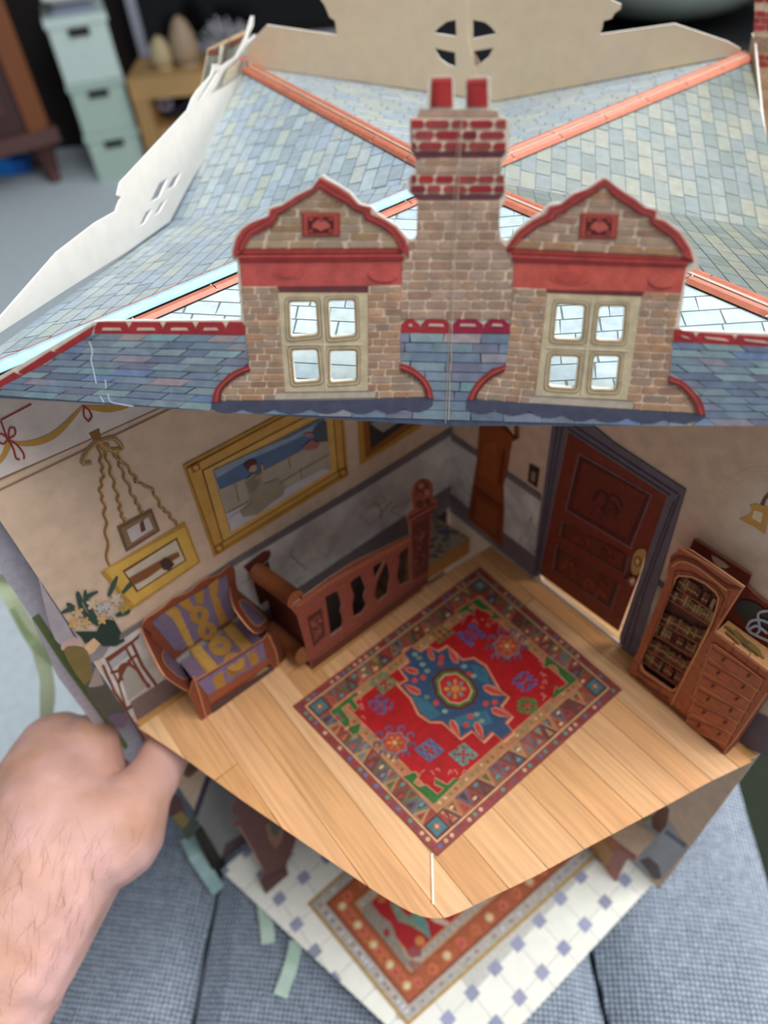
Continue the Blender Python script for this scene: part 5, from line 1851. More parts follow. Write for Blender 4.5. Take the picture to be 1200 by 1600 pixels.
layer([([(803, 407), (940, 412), (1072, 417), (1064, 459), (940, 456), (801, 449)], C(200, 90, 76)), (ell(892, 430, 34, 15, 16), C(198, 86, 72)), (ell(890, 431, 22, 10, 14), C(195, 82, 68)), (ell(1035, 437, 22, 12, 14), C(202, 93, 79))], 'frieze_board', 'plain red board over the right window')
for q in ([(472, 332), (532, 332), (532, 368), (473, 369)], [(907, 332), (966, 335), (963, 372), (904, 371.5)]):
    ins = lambda k: [bl(q, u, v) for u, v in ((k, k), (1 - k, k), (1 - k, 1 - k), (k, 1 - k))]
    A = Art(FA, up=.0003)
    A.shape(q, C(150, 58, 50), .0003, h=.0003)
    A.shape(ins(.06), C(176, 76, 64), .0006)
    A.shape(ins(.16), C(92, 30, 30), .0007)
    A.shape([bl(q, *p) for p in [(.3, .45), (.42, .28), (.5, .36), (.6, .3), (.72, .45), (.76, .62), (.6, .68), (.5, .76), (.4, .66), (.26, .6)]], C(190, 92, 78), .0008)
    for u, v in ((.24, .26), (.76, .26), (.24, .76), (.76, .76), (.5, .24)):
        A.shape([bl(q, u + .07 * math.cos(t * 1.05), v + .07 * math.sin(t * 1.05)) for t in range(6)], C(166, 72, 60), .0008)
    A.build('carved_plaque', PAINTED, facade, 'red carved square plaque')
# windows: frame, sashes, sill, lintel
FRM, FRL, FRD = C(206, 186, 150), C(220, 202, 170), C(160, 130, 92)
for fr, panes, lint, sill, lab in (
    ([(435, 457), (575, 457.5), (575, 609.5), (446, 611.6)], panes_l, [(433, 447.5), (576, 447), (576, 457.5), (434, 457.5)], [(430, 612.5), (588, 611), (588, 620.6), (430, 624)], 'cream four-pane window frame of the left dormer'),
    ([(855, 458), (1001.7, 463.8), (979.7, 624), (836.5, 617)], panes_r, [(853, 451), (1006, 455.6), (1005, 464), (855, 458.5)], [(829, 617), (991.7, 627), (990, 639), (825.5, 629)], 'cream four-pane window frame of the right dormer')):
    n = FA.nrm(0, 0)
    P = FA.l if fr[0][0] < 700 else FA.r
    mb = MB()
    mb.card([P(*p, .0004) for p in fr], [[P(*p, .0004) for p in h] for h in panes], P.n, .0004, FRM, FRM, C(196, 172, 130))
    wf = mb.build('window_frame', PAINTED, facade, lab)
    A = Art(FA, up=.0003)
    for q in range(4):
        cx = sum(p[0] for p in panes[q]) / len(panes[q])
        cy = sum(p[1] for p in panes[q]) / len(panes[q])
        for k_, w_, colr in ((1.14, 1.8, FRD), (1.26, 1.5, FRL), (1.34, 1.6, FRD)):
            ky = 1 + (k_ - 1) * .8
            rect = [(cx + (p[0] - cx) * k_, cy + (p[1] - cy) * ky) for p in panes[q]]
            A.line(rect + [rect[0]], w_, colr, up=.0005, smooth=False)
    A.line([bl(fr, .49, .02), bl(fr, .5, .97)], 2.2, C(226, 210, 180), up=.0006, smooth=False)
    A.line([bl(fr, .06, .52), bl(fr, .94, .52)], 2.2, C(226, 210, 180), up=.0006, smooth=False)
    A.build('glazing_bar', PAINTED, facade, 'raised cream glazing bars')
    layer([(lint, C(110, 58, 58))], 'lintel', 'dark lintel')
    layer([(sill, C(196, 178, 158))], 'window_sill')
# flared red side scrolls and dark lead bands
for outer, inner in (([(390, 570), (372, 576), (357, 585), (338, 605), (332, 626)], [(392, 577), (378, 583), (362, 593), (348, 608), (345, 626)]),
                     ([(625.6, 566), (647, 574), (670, 596), (678, 620)], [(626.5, 576), (650, 588), (663, 603), (667, 620)]),
                     ([(791, 569), (769, 575.7), (743, 597.7), (730, 622.4)], [(789, 577), (765, 590), (747, 610), (743, 623)]),
                     ([(1045, 586), (1069, 596), (1094, 623), (1101.7, 646)], [(1045, 596), (1065, 605), (1081, 625), (1088, 645)])):
    A = Art(FA, up=.0003)
    o_, i_ = smooth_line(outer, 4), smooth_line(inner, 4)
    A.shape(o_ + i_[::-1], C(152, 54, 50), .0004, h=.0003)
    L = min(len(o_), len(i_))
    m1 = [((o_[k * (len(o_) - 1) // 8][0] + i_[k * (len(i_) - 1) // 8][0]) / 2, (o_[k * (len(o_) - 1) // 8][1] + i_[k * (len(i_) - 1) // 8][1]) / 2) for k in range(9)]
    A.line(m1, 2.0, C(190, 92, 80), up=.0008, smooth=False)
    A.line(i_, 2.2, C(100, 34, 34), up=.0008, smooth=False)
    A.build('side_scroll', PAINTED, facade, 'curved red side scroll')
LEADC = C(78, 78, 96)
def scallop(top, peaks):
    out = list(top)
    pts = peaks[::-1]
    low = []
    for k in range(len(pts) - 1):
        p, q = pts[k], pts[k + 1]
        low += [(p[0] + (q[0] - p[0]) * t, p[1] + (q[1] - p[1]) * t + 7 * math.sin(math.pi * t)) for t in (0, .2, .4, .6, .8)]
    return out + low + [pts[-1]]
layer([(scallop([(332, 626), (500, 624), (678, 620), (676, 633)], [(331, 638), (380, 637.5), (429, 638), (485, 638), (537.6, 638), (590, 638), (632, 637), (676, 633)]), LEADC)], 'lead_flashing', 'dark scalloped lead strip', z0=.00045)
layer([(scallop([(730, 622.4), (930, 636), (1101.7, 647), (1101, 651)], [(728, 637), (773, 639), (827, 641.7), (878.7, 647), (926.6, 651.7), (979.7, 651.7), (1037.5, 654.5), (1101, 651)]), LEADC)], 'lead_flashing', 'dark scalloped lead strip', z0=.00045)
# chimney
CHB = [C(174, 140, 114), C(182, 150, 124), C(168, 136, 114), C(166, 130, 106), C(176, 146, 128)]
CHR = [C(160, 46, 44), C(150, 54, 52), C(132, 44, 50), C(172, 50, 44), C(156, 66, 60)]
bricks([(629, 378), (640, 384), (640, 376), (652, 374), (652, 314), (781, 314), (780, 375), (792, 386), (800, 400), (800, 447), (797, 499), (757, 499), (706, 499), (626, 497), (628, 445)],
       [(622, 313), (802, 313), (802, 499), (622, 499)], 12, 6.2, cols=CHB)
bricks([(643, 184), (791, 184), (790, 236), (644, 236)], [(643, 185), (791, 185), (791, 237), (643, 237)], 3, 4.2, cols=CHR, ch=.3)
bricks([(654, 247), (783, 247), (782, 271), (652, 271)], [(652, 247), (783, 247), (783, 271), (652, 271)], 2, 4.2, cols=CHB)
bricks([(643, 272), (788, 272), (788, 303), (643, 303)], [(643, 272), (788, 272), (788, 303), (643, 303)], 2, 4.4, cols=CHR, ch=.3)
brick_list.sort(key=lambda b: -b[0])
small = MB()
for k, (ar_, p, col) in enumerate(brick_list):
    if k < 225:
        piece('brick', p, col, h=.0002, up=.0002)
    else:
        for q in FA.split(p):
            small.prism([FA(*w_) for w_ in q], FA.nrm(0, 0), .0002, col, base=.0002)
small.build('small_bricks', PAINTED, facade, 'smaller cut bricks between the larger ones', kind='stuff')
layer([([(656, 170), (778, 173), (779, 182), (652, 183)], C(186, 150, 126))], 'chimney_cap')
layer([([(645, 237), (792, 236), (783, 247), (652, 249)], C(104, 54, 58))], 'brick_band', 'dark purple-brown brick band')
layer([([(645, 303), (786, 303), (780, 312), (652, 313)], C(108, 62, 64))], 'brick_band', 'dark purple-brown brick band')
for q in ([(675, 122), (706, 121), (707, 167), (673, 167)], [(730, 124), (761, 122), (762, 167), (730, 167)]):
    layer([(q, C(180, 50, 46)), ([bl(q, u, v) for u, v in ((0, 0), (1, 0), (1, .16), (0, .16))], C(196, 70, 62)), ([bl(q, u, v) for u, v in ((.1, .2), (.3, .2), (.3, .95), (.1, .95))], C(158, 44, 44))], 'chimney_pot', 'bright red chimney pot')
A = Art(FA, up=.0006)
A.line([(722, 180), (716, 300), (708, 480), (701, 655)], 1.3, C(206, 186, 160), up=.0006, smooth=False)
A.line([(716, 210), (710, 300), (704, 480), (696, 660)], 1.0, C(190, 166, 140), up=.0006, smooth=False)
A.build('fold_line', PLAIN, facade, 'worn pale fold line')
A = Art(FA, up=.0006)
for l in ([(141, 532), (146, 548), (144, 560), (147, 575), (152, 598)], [(166, 592), (167, 606)], [(158, 617), (164, 628)], [(170, 614), (174, 626), (190, 630), (210, 633)]):
    A.line(l, 1.8, C(214, 224, 230), up=.0006)
A.build('scuff_mark', PLAIN, facade, 'white scratches on the blue slates')

# ------------------------------------------------------------------ back, left and right fascia cards (bare backs towards us)
UPV = Vector((0, 0, 1))
BKL = lean_plane(E_BL, CR_B, (0, -1, 0), 0.10)
BKR = lean_plane(CR_B, E_BR, (0, -1, 0), 0.10)
TAN = C(230, 204, 172)
bx_ = lambda y: 775 - (158 - y) * -.06
top_l = [(388, 75), (395, 62), (417, 39), (527, 55), (523, 32), (515, 27), (512, 20), (507, 8), (501, 0), (498, -30), (560, -95), (640, -150), (732, -190)]
top_r = [(732, -190), (830, -150), (910, -90), (955, -30), (955, 0), (971, 7), (970, 14), (960, 21), (956, 29), (943, 33), (941, 44), (937.5, 53.7), (1054, 37), (1137, 65), (1157, 76), (1160, 84)]
bq = [[(677.5, 52), (686, 43), (698, 34), (712, 31), (713, 57)], [(739, 31), (758, 35), (768, 43), (776, 53), (739, 61)],
      [(678, 75), (711, 82), (712, 105), (700, 101), (688, 92)], [(740, 80), (771, 75), (764, 89), (752, 99), (738, 106)]]
a = MB()
bc = [(740, 0), (757, 80)]
bl_r = f3(BKL, top_l) + f3(BKL, bc[:1]) + [BKL(728, 60), BKL(775, 158)] + [E_BL]
cut_l = [bq[0], bq[2]]
seam = [(728, -60), (728, 60), (740, 110)]
ringl = f3(BKL, top_l) + f3(BKL, seam) + [CR_B.copy(), E_BL.copy()]
xl2 = (CR_B, (BKL.n.cross(BKR.n)).normalized())
a.card(f3(BKL, top_l) + f3(BKL, [(729, -60), (731, 60), (745, 120)]) + [CR_B.copy(), E_BL.copy()], [f3(BKL, h) for h in cut_l], BKL.n, .0008, TAN, C(150, 110, 90), C(246, 240, 228))
a.card(f3(BKR, top_r) + [E_BR.copy(), CR_B.copy()] + f3(BKR, [(745, 120), (731, 60), (729, -60)]), [f3(BKR, h) for h in (bq[1], bq[3])], BKR.n, .0008, TAN, C(150, 110, 90), C(246, 240, 228))
a.build('back_facade', PLAIN, house, 'tan bare card back with round cross window')

LLEAN = 0.0
LF1 = lean_plane(E_L, CR_L, (1, 0, 0), LLEAN)                  # front half
LF2 = lean_plane(CR_L, E_BL, (1, 0, 0), LLEAN)                 # back half
a = MB()
lh1 = [[(234, 317), (249, 286), (263.5, 277), (250, 308)], [(217, 355), (228, 331), (239.6, 325), (227, 348)]]
lh2 = [[(259, 298), (271, 277), (285, 266), (273, 291)], [(239.6, 338.5), (250, 319), (262.5, 308), (250, 331)]]
lc = lambda y: 265 - (345 - y) * .18
l_all = [(-124, 575), (0, 497), (90, 394), (150, 348), (182, 330), (184, 323), (190, 308), (184, 305), (188.5, 285), (200, 273)]
WHT = C(208, 204, 197)
LFA = lean_plane(E_L, E_BL, (1, 0, 0), LLEAN)                  # the card itself runs between both page ends
LFP = Plane((CR_L + E_L + E_BL) / 3, LFA.n)
lower_edge = [(386, 106), (345, 205), (300, 281), (265, 346), (200, 392), (100, 455), (0, 520), (-124, 620)]
upper = [(-124, 575), (0, 497), (90, 394), (150, 348), (182, 330), (184, 323), (190, 308), (184, 305), (188.5, 285), (200, 273), (294, 172), (301, 154), (310, 140), (330, 118), (333, 108), (333, 100), (342, 100), (343, 107), (356, 97), (369, 89), (379, 70), (385, 57),
         (387, 48), (394, 25), (397, 25), (396, 40), (388, 57), (388, 64), (399, 54), (401, 57), (396, 70), (390, 85), (384, 98), (383, 108)]
slot = [(338, 109), (327, 127), (309, 157), (312, 158), (330, 130), (341, 112)]
tri_h = [(368, 124), (380, 102), (380, 116)]
a.card([LFP(*p) for p in upper + lower_edge], [[LFP(*p) for p in h] for h in lh1 + lh2 + [slot, tri_h]], LFP.n, .0008, WHT, C(200, 190, 180), C(250, 247, 240))
lf = a.build('side_facade', PLAIN, house, 'white bare card side with four-pane window cut-out')
A = Art(LFP, up=.0001)
A.shape([(374, 88), (384, 72), (399, 57), (392, 82), (383, 100), (374, 118), (352, 134), (335, 142), (330, 146), (340, 130), (350, 110)], C(150, 148, 132))
A.shape([(374, 91), (382, 90), (388, 86), (388, 90), (382, 95), (376, 95)], C(214, 110, 110), .0002)
for k in range(9):
    x = 340 + k * 4.5
    A.line([(x, 140 - k * 3.6), (x + 3, 128 - k * 4), (x + 10, 112 - k * 3.4)], 1.8, rnd.choice([C(110, 112, 116), C(196, 184, 156), C(124, 122, 112)]), n=3)
A.build('lattice_print', PAINTED, lf, 'grey printed lattice with a pink band')
LFO = Plane(LFP.o - LFP.n * .010 , LFP.n)
a = MB()
a.card([LFO(*p) for p in ((326, 76), (350, 64), (384, 47), (382, 66), (372, 90), (345, 110), (318, 150), (312, 150), (320, 110))], [], LFO.n, .0006, C(128, 130, 118), C(190, 170, 140), C(200, 176, 140))
cs = a.build('conservatory_card', CARD, house, 'grey-green card with red-brown top band at the left corner')
A = Art(LFO, up=.0001)
A.shape([(325, 78), (342, 76), (341, 86), (324, 86)], C(120, 64, 54))
A.shape([(358, 66), (382, 55), (376, 66), (358, 76)], C(120, 64, 54))
A.shape([(326, 76), (350, 64), (383, 48), (382, 54), (352, 68), (325, 79)], C(196, 164, 120), .0002)
A.line([(346, 70), (341, 106)], 5, C(222, 212, 196), smooth=False)
A.line([(355, 68), (350, 96)], 3, C(110, 76, 56), smooth=False)
A.build('conservatory_print', PAINTED, cs)
# right side
RFP = Plane(E_BR, (CR_R - E_BR).cross(UPV))
if RFP.n.dot(CC - E_BR) < 0:
    RFP.n = -RFP.n
a = MB()
a.card([RFP(*p) for p in ((1167, 92), (1172, 70), (1175, 52), (1179, 66), (1182, 100), (1190, 180), (1200, 250), (1216, 330), (1232, 366), (1205, 300), (1186, 200))], [], RFP.n, .0008, C(206, 186, 156), C(200, 170, 140), C(250, 246, 236))
rf = a.build('side_facade', PLAIN, house, 'narrow tan card side at the right corner')
CHP = Plane(E_BR + Vector((.012, -.006, 0)), CC - E_BR - Vector((0, 0, .12)))
a = MB()
cring = [(1178, -40), (1262, -40), (1268, 330), (1216, 330), (1200, 262), (1191, 190), (1184, 120), (1177, 60), (1179, 20)]
a.card([CHP(*p) for p in cring], [], CHP.n, .0008, C(226, 196, 166), C(220, 200, 180), C(250, 246, 236))
ck = a.build('chimney_card', CARD, house, 'cream and red brick chimney card at the right edge')
card_rest = MB()
def cbricks(quad, nrow, per, cols):
    for p in courses(cring, quad, nrow, per, gap=.2, chamfer=.25, wob=.07):
        if area2(p) > 8:
            mb = MB() if min(q[0] for q in p) < 1196 and max(q[1] for q in p) > 0 else card_rest
            mb.prism([CHP(*q) for q in p], CHP.n, .0002, jit(rnd.choice(cols), .08), base=.0001)
            if mb is not card_rest:
                mb.build('brick', PAINTED, ck)
cbricks([(1178, -40), (1262, -40), (1262, 8), (1176, 4)], 4, 4, CHR)
cbricks([(1176, 16), (1262, 20), (1262, 52), (1176, 48)], 3, 4.5, [C(190, 70, 72), C(176, 60, 64)])
cbricks([(1176, 56), (1262, 60), (1262, 86), (1180, 82)], 2, 4.5, CHB)
cbricks([(1180, 84), (1262, 88), (1262, 108), (1182, 106)], 2, 4.5, [C(190, 74, 72), C(170, 70, 70)])
cbricks([(1182, 108), (1266, 112), (1268, 330), (1200, 330)], 14, 4.5, [C(206, 176, 140), C(196, 166, 132), C(214, 184, 150)])

card_rest.build('small_bricks', PAINTED, ck, kind='stuff')

# ------------------------------------------------------------------ ribbon ties of the book covers
RIB = material('satin_ribbon', rough=0.4, mottle=0.05, scale=900, spec=0.4)
def tape(nm, pts, w_, col, label=None, tw=0.0):
    """flat satin tape through 3-D points"""
    l = smooth_line([tuple(p) for p in pts], 6)
    l = [Vector(p) for p in l]
    a = MB()
    prev = None
    for k, p in enumerate(l):
        d = (l[min(k + 1, len(l) - 1)] - l[max(k - 1, 0)]).normalized()
        s = d.cross((CC - p).normalized()).normalized()
        nn = s.cross(d)
        an = tw * math.sin(k * .5)
        s = (s * math.cos(an) + nn * math.sin(an)) * (w_ / 2)
        n2 = d.cross(s).normalized() * .00015
        q = (p - s + n2, p + s + n2, p + s - n2, p - s - n2)
        if prev:
            for j in range(4):
                a.face([prev[j], prev[(j + 1) % 4], q[(j + 1) % 4], q[j]], col, True)
        else:
            a.face(q, col)
        prev = q
    a.face(prev[::-1], col)
    return a.build(nm, RIB, house, label)
GRN, TEAL = C(206, 214, 176), C(186, 220, 214)
dl = .375
tape('ribbon_tie', [at(-14, 885, dl), at(6, 880, dl), at(24, 858, dl)], .008, TEAL, 'short pale teal ribbon end at the page edge')
tape('ribbon_tie', [at(-12, 890, .385), at(14, 930, .385), at(46, 985, .388), at(66, 1030, .39), at(74, 1075, .392), at(72, 1130, .40)], .0078, GRN, 'long pale green ribbon hanging beside the page', .5)
tape('ribbon_tie', [at(20, 950, .385), at(48, 1000, .387), at(84, 1032, .388), at(104, 1052, .39)], .0045, C(160, 176, 130), 'olive green ribbon under the page edge', .5)
tape('ribbon_tie', [F2(300, 1318) + Vector((0, 0, .012)), F2(308, 1340) + Vector((0, 0, .004)), F2(322, 1362) + Vector((0, 0, 0)), F2(336, 1384) - Vector((0, 0, .010))], .0085, C(160, 190, 186), 'pale blue ribbon below the thumb', .4)
tape('ribbon_tie', [F2(410, 1410) - Vector((0, 0, .004)), F2(412, 1440) - Vector((0, 0, .010)), F2(413, 1466) - Vector((0, 0, .0125))], .0080, C(170, 190, 170), 'short green ribbon end over the sofa')
tape('ribbon_tie', [F2(462, 1468) - Vector((0, 0, .004)), F2(450, 1500) - Vector((0, 0, .012)), F2(432, 1550) - Vector((0, 0, .0125))], .0080, C(176, 198, 180), 'pale green ribbon end lying on the sofa')
# cover strip behind the left page
CVP = Plane(dL * (PAGE_L + .0005) - nL * .012, nL)
a = MB()
a.card([CVP(*p) for p in ((-60, 745), (0, 805), (60, 900), (150, 1040), (212, 1136), (262, 1240), (250, 1240), (160, 1150), (92, 1060), (50, 965), (0, 892), (-60, 800))], [], nL, .0015, C(196, 188, 196), C(190, 180, 176), C(128, 140, 84))
cv = a.build('book_cover', CARD, house, 'lilac grey cover edge showing behind the left page')
A = Art(CVP, up=.0002)
A.shape([(50, 965), (60, 958), (104, 1024), (150, 1094), (200, 1164), (196, 1172), (150, 1110), (96, 1036)], C(104, 122, 70))
A.build('cover_print', CARD, cv, 'olive green printed lower end')
LCP = Plane(dL * PAGE_L - nL * .002, dL)
a = MB()
p_ = [LW(304, 1302), LW(316, 1292), LW(352, 1352), LW(340, 1370)]
a.prism([q - nL * .001 for q in p_], nL, .002, C(44, 38, 26))
a.build('cover_slot', CARD, cv)

# ------------------------------------------------------------------ sofa under the house
WEAVE = bpy.data.materials.new('woven_fabric')
WEAVE.use_nodes = True
nt = WEAVE.node_tree
bs = nt.nodes['Principled BSDF']
bs.inputs['Roughness'].default_value = .95
bs.inputs['Specular IOR Level'].default_value = .1
tc = nt.nodes.new('ShaderNodeTexCoord')
def tri_wave(axis_w, sc):
    w_ = nt.nodes.new('ShaderNodeTexWave')
    w_.bands_direction = axis_w
    w_.inputs['Scale'].default_value = sc
    w_.inputs['Distortion'].default_value = 2.0
    w_.inputs['Detail'].default_value = 2
    w_.inputs['Detail Scale'].default_value = 2.0
    nt.links.new(tc.outputs['Object'], w_.inputs['Vector'])
    return w_
wx, wy = tri_wave('X', 115), tri_wave('Y', 115)
mxn = nt.nodes.new('ShaderNodeMath')
mxn.operation = 'MULTIPLY'
nt.links.new(wx.outputs['Fac'], mxn.inputs[0])
nt.links.new(wy.outputs['Fac'], mxn.inputs[1])
ns = nt.nodes.new('ShaderNodeTexNoise')
ns.inputs['Scale'].default_value = 180
ns.inputs['Detail'].default_value = 3
nt.links.new(tc.outputs['Object'], ns.inputs['Vector'])
ad = nt.nodes.new('ShaderNodeMath')
ad.operation = 'MULTIPLY_ADD'
nt.links.new(ns.outputs['Fac'], ad.inputs[0])
ad.inputs[1].default_value = .45
nt.links.new(mxn.outputs[0], ad.inputs[2])
cr_ = nt.nodes.new('ShaderNodeValToRGB')
cr_.color_ramp.elements[0].position = .22
cr_.color_ramp.elements[0].color = (*C(98, 108, 122), 1)
cr_.color_ramp.elements[1].position = .95
cr_.color_ramp.elements[1].color = (*C(198, 208, 220), 1)
nt.links.new(ad.outputs[0], cr_.inputs[0])
nt.links.new(cr_.outputs[0], bs.inputs['Base Color'])
bp = nt.nodes.new('ShaderNodeBump')
bp.inputs['Strength'].default_value = .7
bp.inputs['Distance'].default_value = .0012
nt.links.new(ad.outputs[0], bp.inputs['Height'])
nt.links.new(bp.outputs[0], bs.inputs['Normal'])
ZS = -0.1985
SO = Vector((0, 0, ZF))
sofa_t = thing('settee', 'grey woven fabric sofa the paper house is held over', 'sofa', SO)
SP = Plane((0, 0, ZS), (0, 0, 1))
sa, sb = SP(331, 1395), SP(292, 1598)
sc_, sd2 = SP(930, 1490), SP(955, 1600)
se, sf = SP(1164, 1222), SP(1202, 1348)
def xat(p, q, y):
    return p.x + (q.x - p.x) * (y - p.y) / (q.y - p.y)
def cushion(name, x00, x01, x10, x11, y0, y1, zt, h, r=.012):
    """soft box with rounded top edge; x at y0 (front) and y1 (back)"""
    a = MB(SO)
    NX, NY = 14, 10
    def top(i, j):
        u, v = i / NX, j / NY
        xa, xb = x00 + (x10 - x00) * v, x01 + (x11 - x01) * v
        x, y = xa + (xb - xa) * u, y0 + (y1 - y0) * v
        return x, y
    prof = ((0, 0), (.15, .04), (.5, .25), (1, 1))
    grid = []
    for j in range(NY + 1):
        row = []
        for i in range(NX + 1):
            x, y = top(i, j)
            w0 = (x11 - x10 + x01 - x00) / 2
            dx = min(i, NX - i) / NX * w0
            dy = min(j, NY - j) / NY * (y1 - y0)
            d = min(dx, dy, .03) / .03
            row.append(Vector((x, y, zt - r * (1 - d) ** 2)))
        grid.append(row)
    for j in range(NY):
        for i in range(NX):
            a.face([grid[j][i], grid[j][i + 1], grid[j + 1][i + 1], grid[j + 1][i]], (1, 1, 1), True)
    edge = [grid[0][i] for i in range(NX + 1)] + [grid[j][NX] for j in range(1, NY + 1)] + [grid[NY][i] for i in range(NX - 1, -1, -1)] + [grid[j][0] for j in range(NY - 1, 0, -1)]
    for k in range(len(edge)):
        p, q = edge[k], edge[(k + 1) % len(edge)]
        a.face([Vector((p.x, p.y, zt - h)), Vector((q.x, q.y, zt - h)), q, p], (1, 1, 1))
    a.face([Vector((p.x, p.y, zt - h)) for p in edge[::-1]], (1, 1, 1))
    return a.build(name, WEAVE, sofa_t)
yF, yB = -.62, .10
g_ = .0016
x1f, x1b = xat(sa, sb, yF), xat(sa, sb, yB)
x2f, x2b = xat(sc_, sd2, yF), xat(sc_, sd2, yB)
x3f, x3b = xat(se, sf, yF), xat(se, sf, yB)
yB3 = .12
xl_ = -.42
cushion('seat_cushion', -.27, x1f - g_, -.235, x1b - g_, yF, yB, ZS, .12)
cushion('seat_cushion', x1f + g_, x2f - g_, x1b + g_, x2b - g_, yF, yB, ZS, .12)
cushion('seat_cushion', x2f + g_, x3f, x2b + g_, x3b, yF, yB, ZS, .12)
a = MB(SO)
a.prism([(-.26, yF + .01, ZF), (x3f - .01, yF + .01, ZF), (x3b - .01, yB - .01, ZF), (-.23, yB - .01, ZF)], (0, 0, 1), ZS - .1195 - ZF - .04, C(60, 64, 66), base=.04)
a.build('sofa_base', CARPET, sofa_t)
for fx, fy in ((-.2, yF + .06), (x3f - .06, yF + .06), (-.2, yB - .05), (x3b - .06, yB - .05)):
    a = MB(SO)
    a.box((fx, fy, ZF), .05, .05, .045, C(50, 40, 34))
    a.build('sofa_foot', CARD, sofa_t)

# ------------------------------------------------------------------ hand and forearm gripping the left page
SKIN = material('skin', rough=.55, mottle=.10, scale=70, bump=.35, fscale=700, color=C(222, 176, 156), spec=.3, sss=.12)
nt = SKIN.node_tree
n3 = nt.nodes.new('ShaderNodeTexNoise')
n3.inputs['Scale'].default_value = 26
n3.inputs['Detail'].default_value = 3
tcs = nt.nodes['Texture Coordinate']
nt.links.new(tcs.outputs['Object'], n3.inputs['Vector'])
rmp = nt.nodes.new('ShaderNodeValToRGB')
rmp.color_ramp.elements[0].position = .35
rmp.color_ramp.elements[0].color = (*C(202, 150, 124), 1)
rmp.color_ramp.elements[1].position = .65
rmp.color_ramp.elements[1].color = (*C(228, 180, 172), 1)
nt.links.new(n3.outputs['Fac'], rmp.inputs[0])
mixn = [n for n in nt.nodes if n.type == 'MIX'][0]
nt.links.new(rmp.outputs[0], mixn.inputs[6])


def body_mesh(name, chains, voxel, mat, smooth=10):
    """one continuous skin: overlapping tapered limbs fused by a voxel remesh and smoothed"""
    mb = MB(Z0)
    for ch in chains:
        for (p, r), (q, s_) in zip(ch, ch[1:]):
            n = max(3, int((q - p).length / (min(r, s_) * .35)))
            for k in range(n + 1):
                t = k / n
                c, rad = p.lerp(q, t), r + (s_ - r) * t
                prof = [(max(rad * math.sin(math.pi * j / 8), 1e-5), -rad * math.cos(math.pi * j / 8)) for j in range(9)]
                mb.lathe(c, prof, (1, 1, 1), 12)
    o = mb.build(name, mat)
    md = o.modifiers.new('remesh', 'REMESH')
    md.mode = 'VOXEL'
    md.voxel_size = voxel
    md.use_smooth_shade = True
    sm = o.modifiers.new('smooth', 'SMOOTH')
    sm.factor = .5
    sm.iterations = smooth
    dg = bpy.context.evaluated_depsgraph_get()
    me2 = bpy.data.meshes.new_from_object(o.evaluated_get(dg))
    o.modifiers.clear()
    o.data = me2
    me2.materials.clear()
    me2.materials.append(mat)
    for p in me2.polygons:
        p.use_smooth = True
    return o


def A_(*n):
    return [(at(x, y, d), r) for x, y, d, r in n]
arm = [A_((-230, 1860, .268, .0345), (-100, 1650, .275, .0340), (0, 1475, .285, .0332), (62, 1372, .295, .0322), (92, 1290, .306, .0310)),
       A_((92, 1290, .306, .0310), (84, 1225, .318, .0250), (92, 1180, .326, .0198)),
       A_((92, 1290, .306, .0300), (132, 1215, .316, .0180), (138, 1166, .322, .0140)),      # index side of the hand
       A_((84, 1225, .318, .0235), (70, 1196, .326, .0176)),
       A_((110, 1310, .302, .0285), (176, 1300, .302, .0220), (222, 1240, .309, .0128), (242, 1212, .315, .0118), (262, 1172, .326, .0112), (284, 1128, .340, .0095)),   # thumb inside the lower room
       A_((138, 1166, .322, .0135), (150, 1146, .340, .0104), (196, 1120, .352, .0088), (240, 1100, .356, .0078)),   # four fingers behind the page
       A_((120, 1180, .328, .0135), (150, 1170, .350, .0102), (205, 1150, .362, .0088), (256, 1128, .368, .0076)),
       A_((110, 1210, .328, .0135), (158, 1204, .354, .0098), (214, 1184, .368, .0084), (262, 1164, .374, .0072)),
       A_((110, 1240, .326, .0125), (168, 1240, .354, .0088), (222, 1218, .366, .0076), (262, 1200, .372, .0065))]
hand = body_mesh('hand_and_forearm', arm, .0016, SKIN, 8)
tag(hand, 'bare left hand and forearm gripping the paper house at its left page edge', 'person')
# fine arm hair
HAIR = material('arm_hair_fibre', rough=.6, mottle=.1, color=C(140, 96, 72))
from mathutils.bvhtree import BVHTree
bt = BVHTree.FromPolygons([v.co.copy() for v in hand.data.vertices], [tuple(p.vertices) for p in hand.data.polygons])
a = MB(Z0)
cnt = 0
while cnt < 170:
    px, py = rnd.uniform(0, 215), rnd.uniform(1300, 1600)
    hit = bt.ray_cast(CC, ray(px, py).normalized())
    cnt += 1
    if hit[0] is None:
        continue
    p, n = hit[0], hit[1]
    d = (at(px + rnd.uniform(-10, 26), py - 30, 1.0) - at(px, py, 1.0)).normalized()
    d = (d - n * d.dot(n)).normalized()
    L = rnd.uniform(.006, .013)
    b_ = n.cross(d) * rnd.uniform(-.4, .4)
    a.tube([p, p + (d * .5 + b_ * .3) * L + n * .0007, p + (d + b_) * L + n * .0009], [.00004, .00003, .00001], C(104, 70, 50), 3, False)
hh = a.build('arm_hair', HAIR, None, kind='stuff')
hh.parent = hand
hh.location = (0, 0, 0)

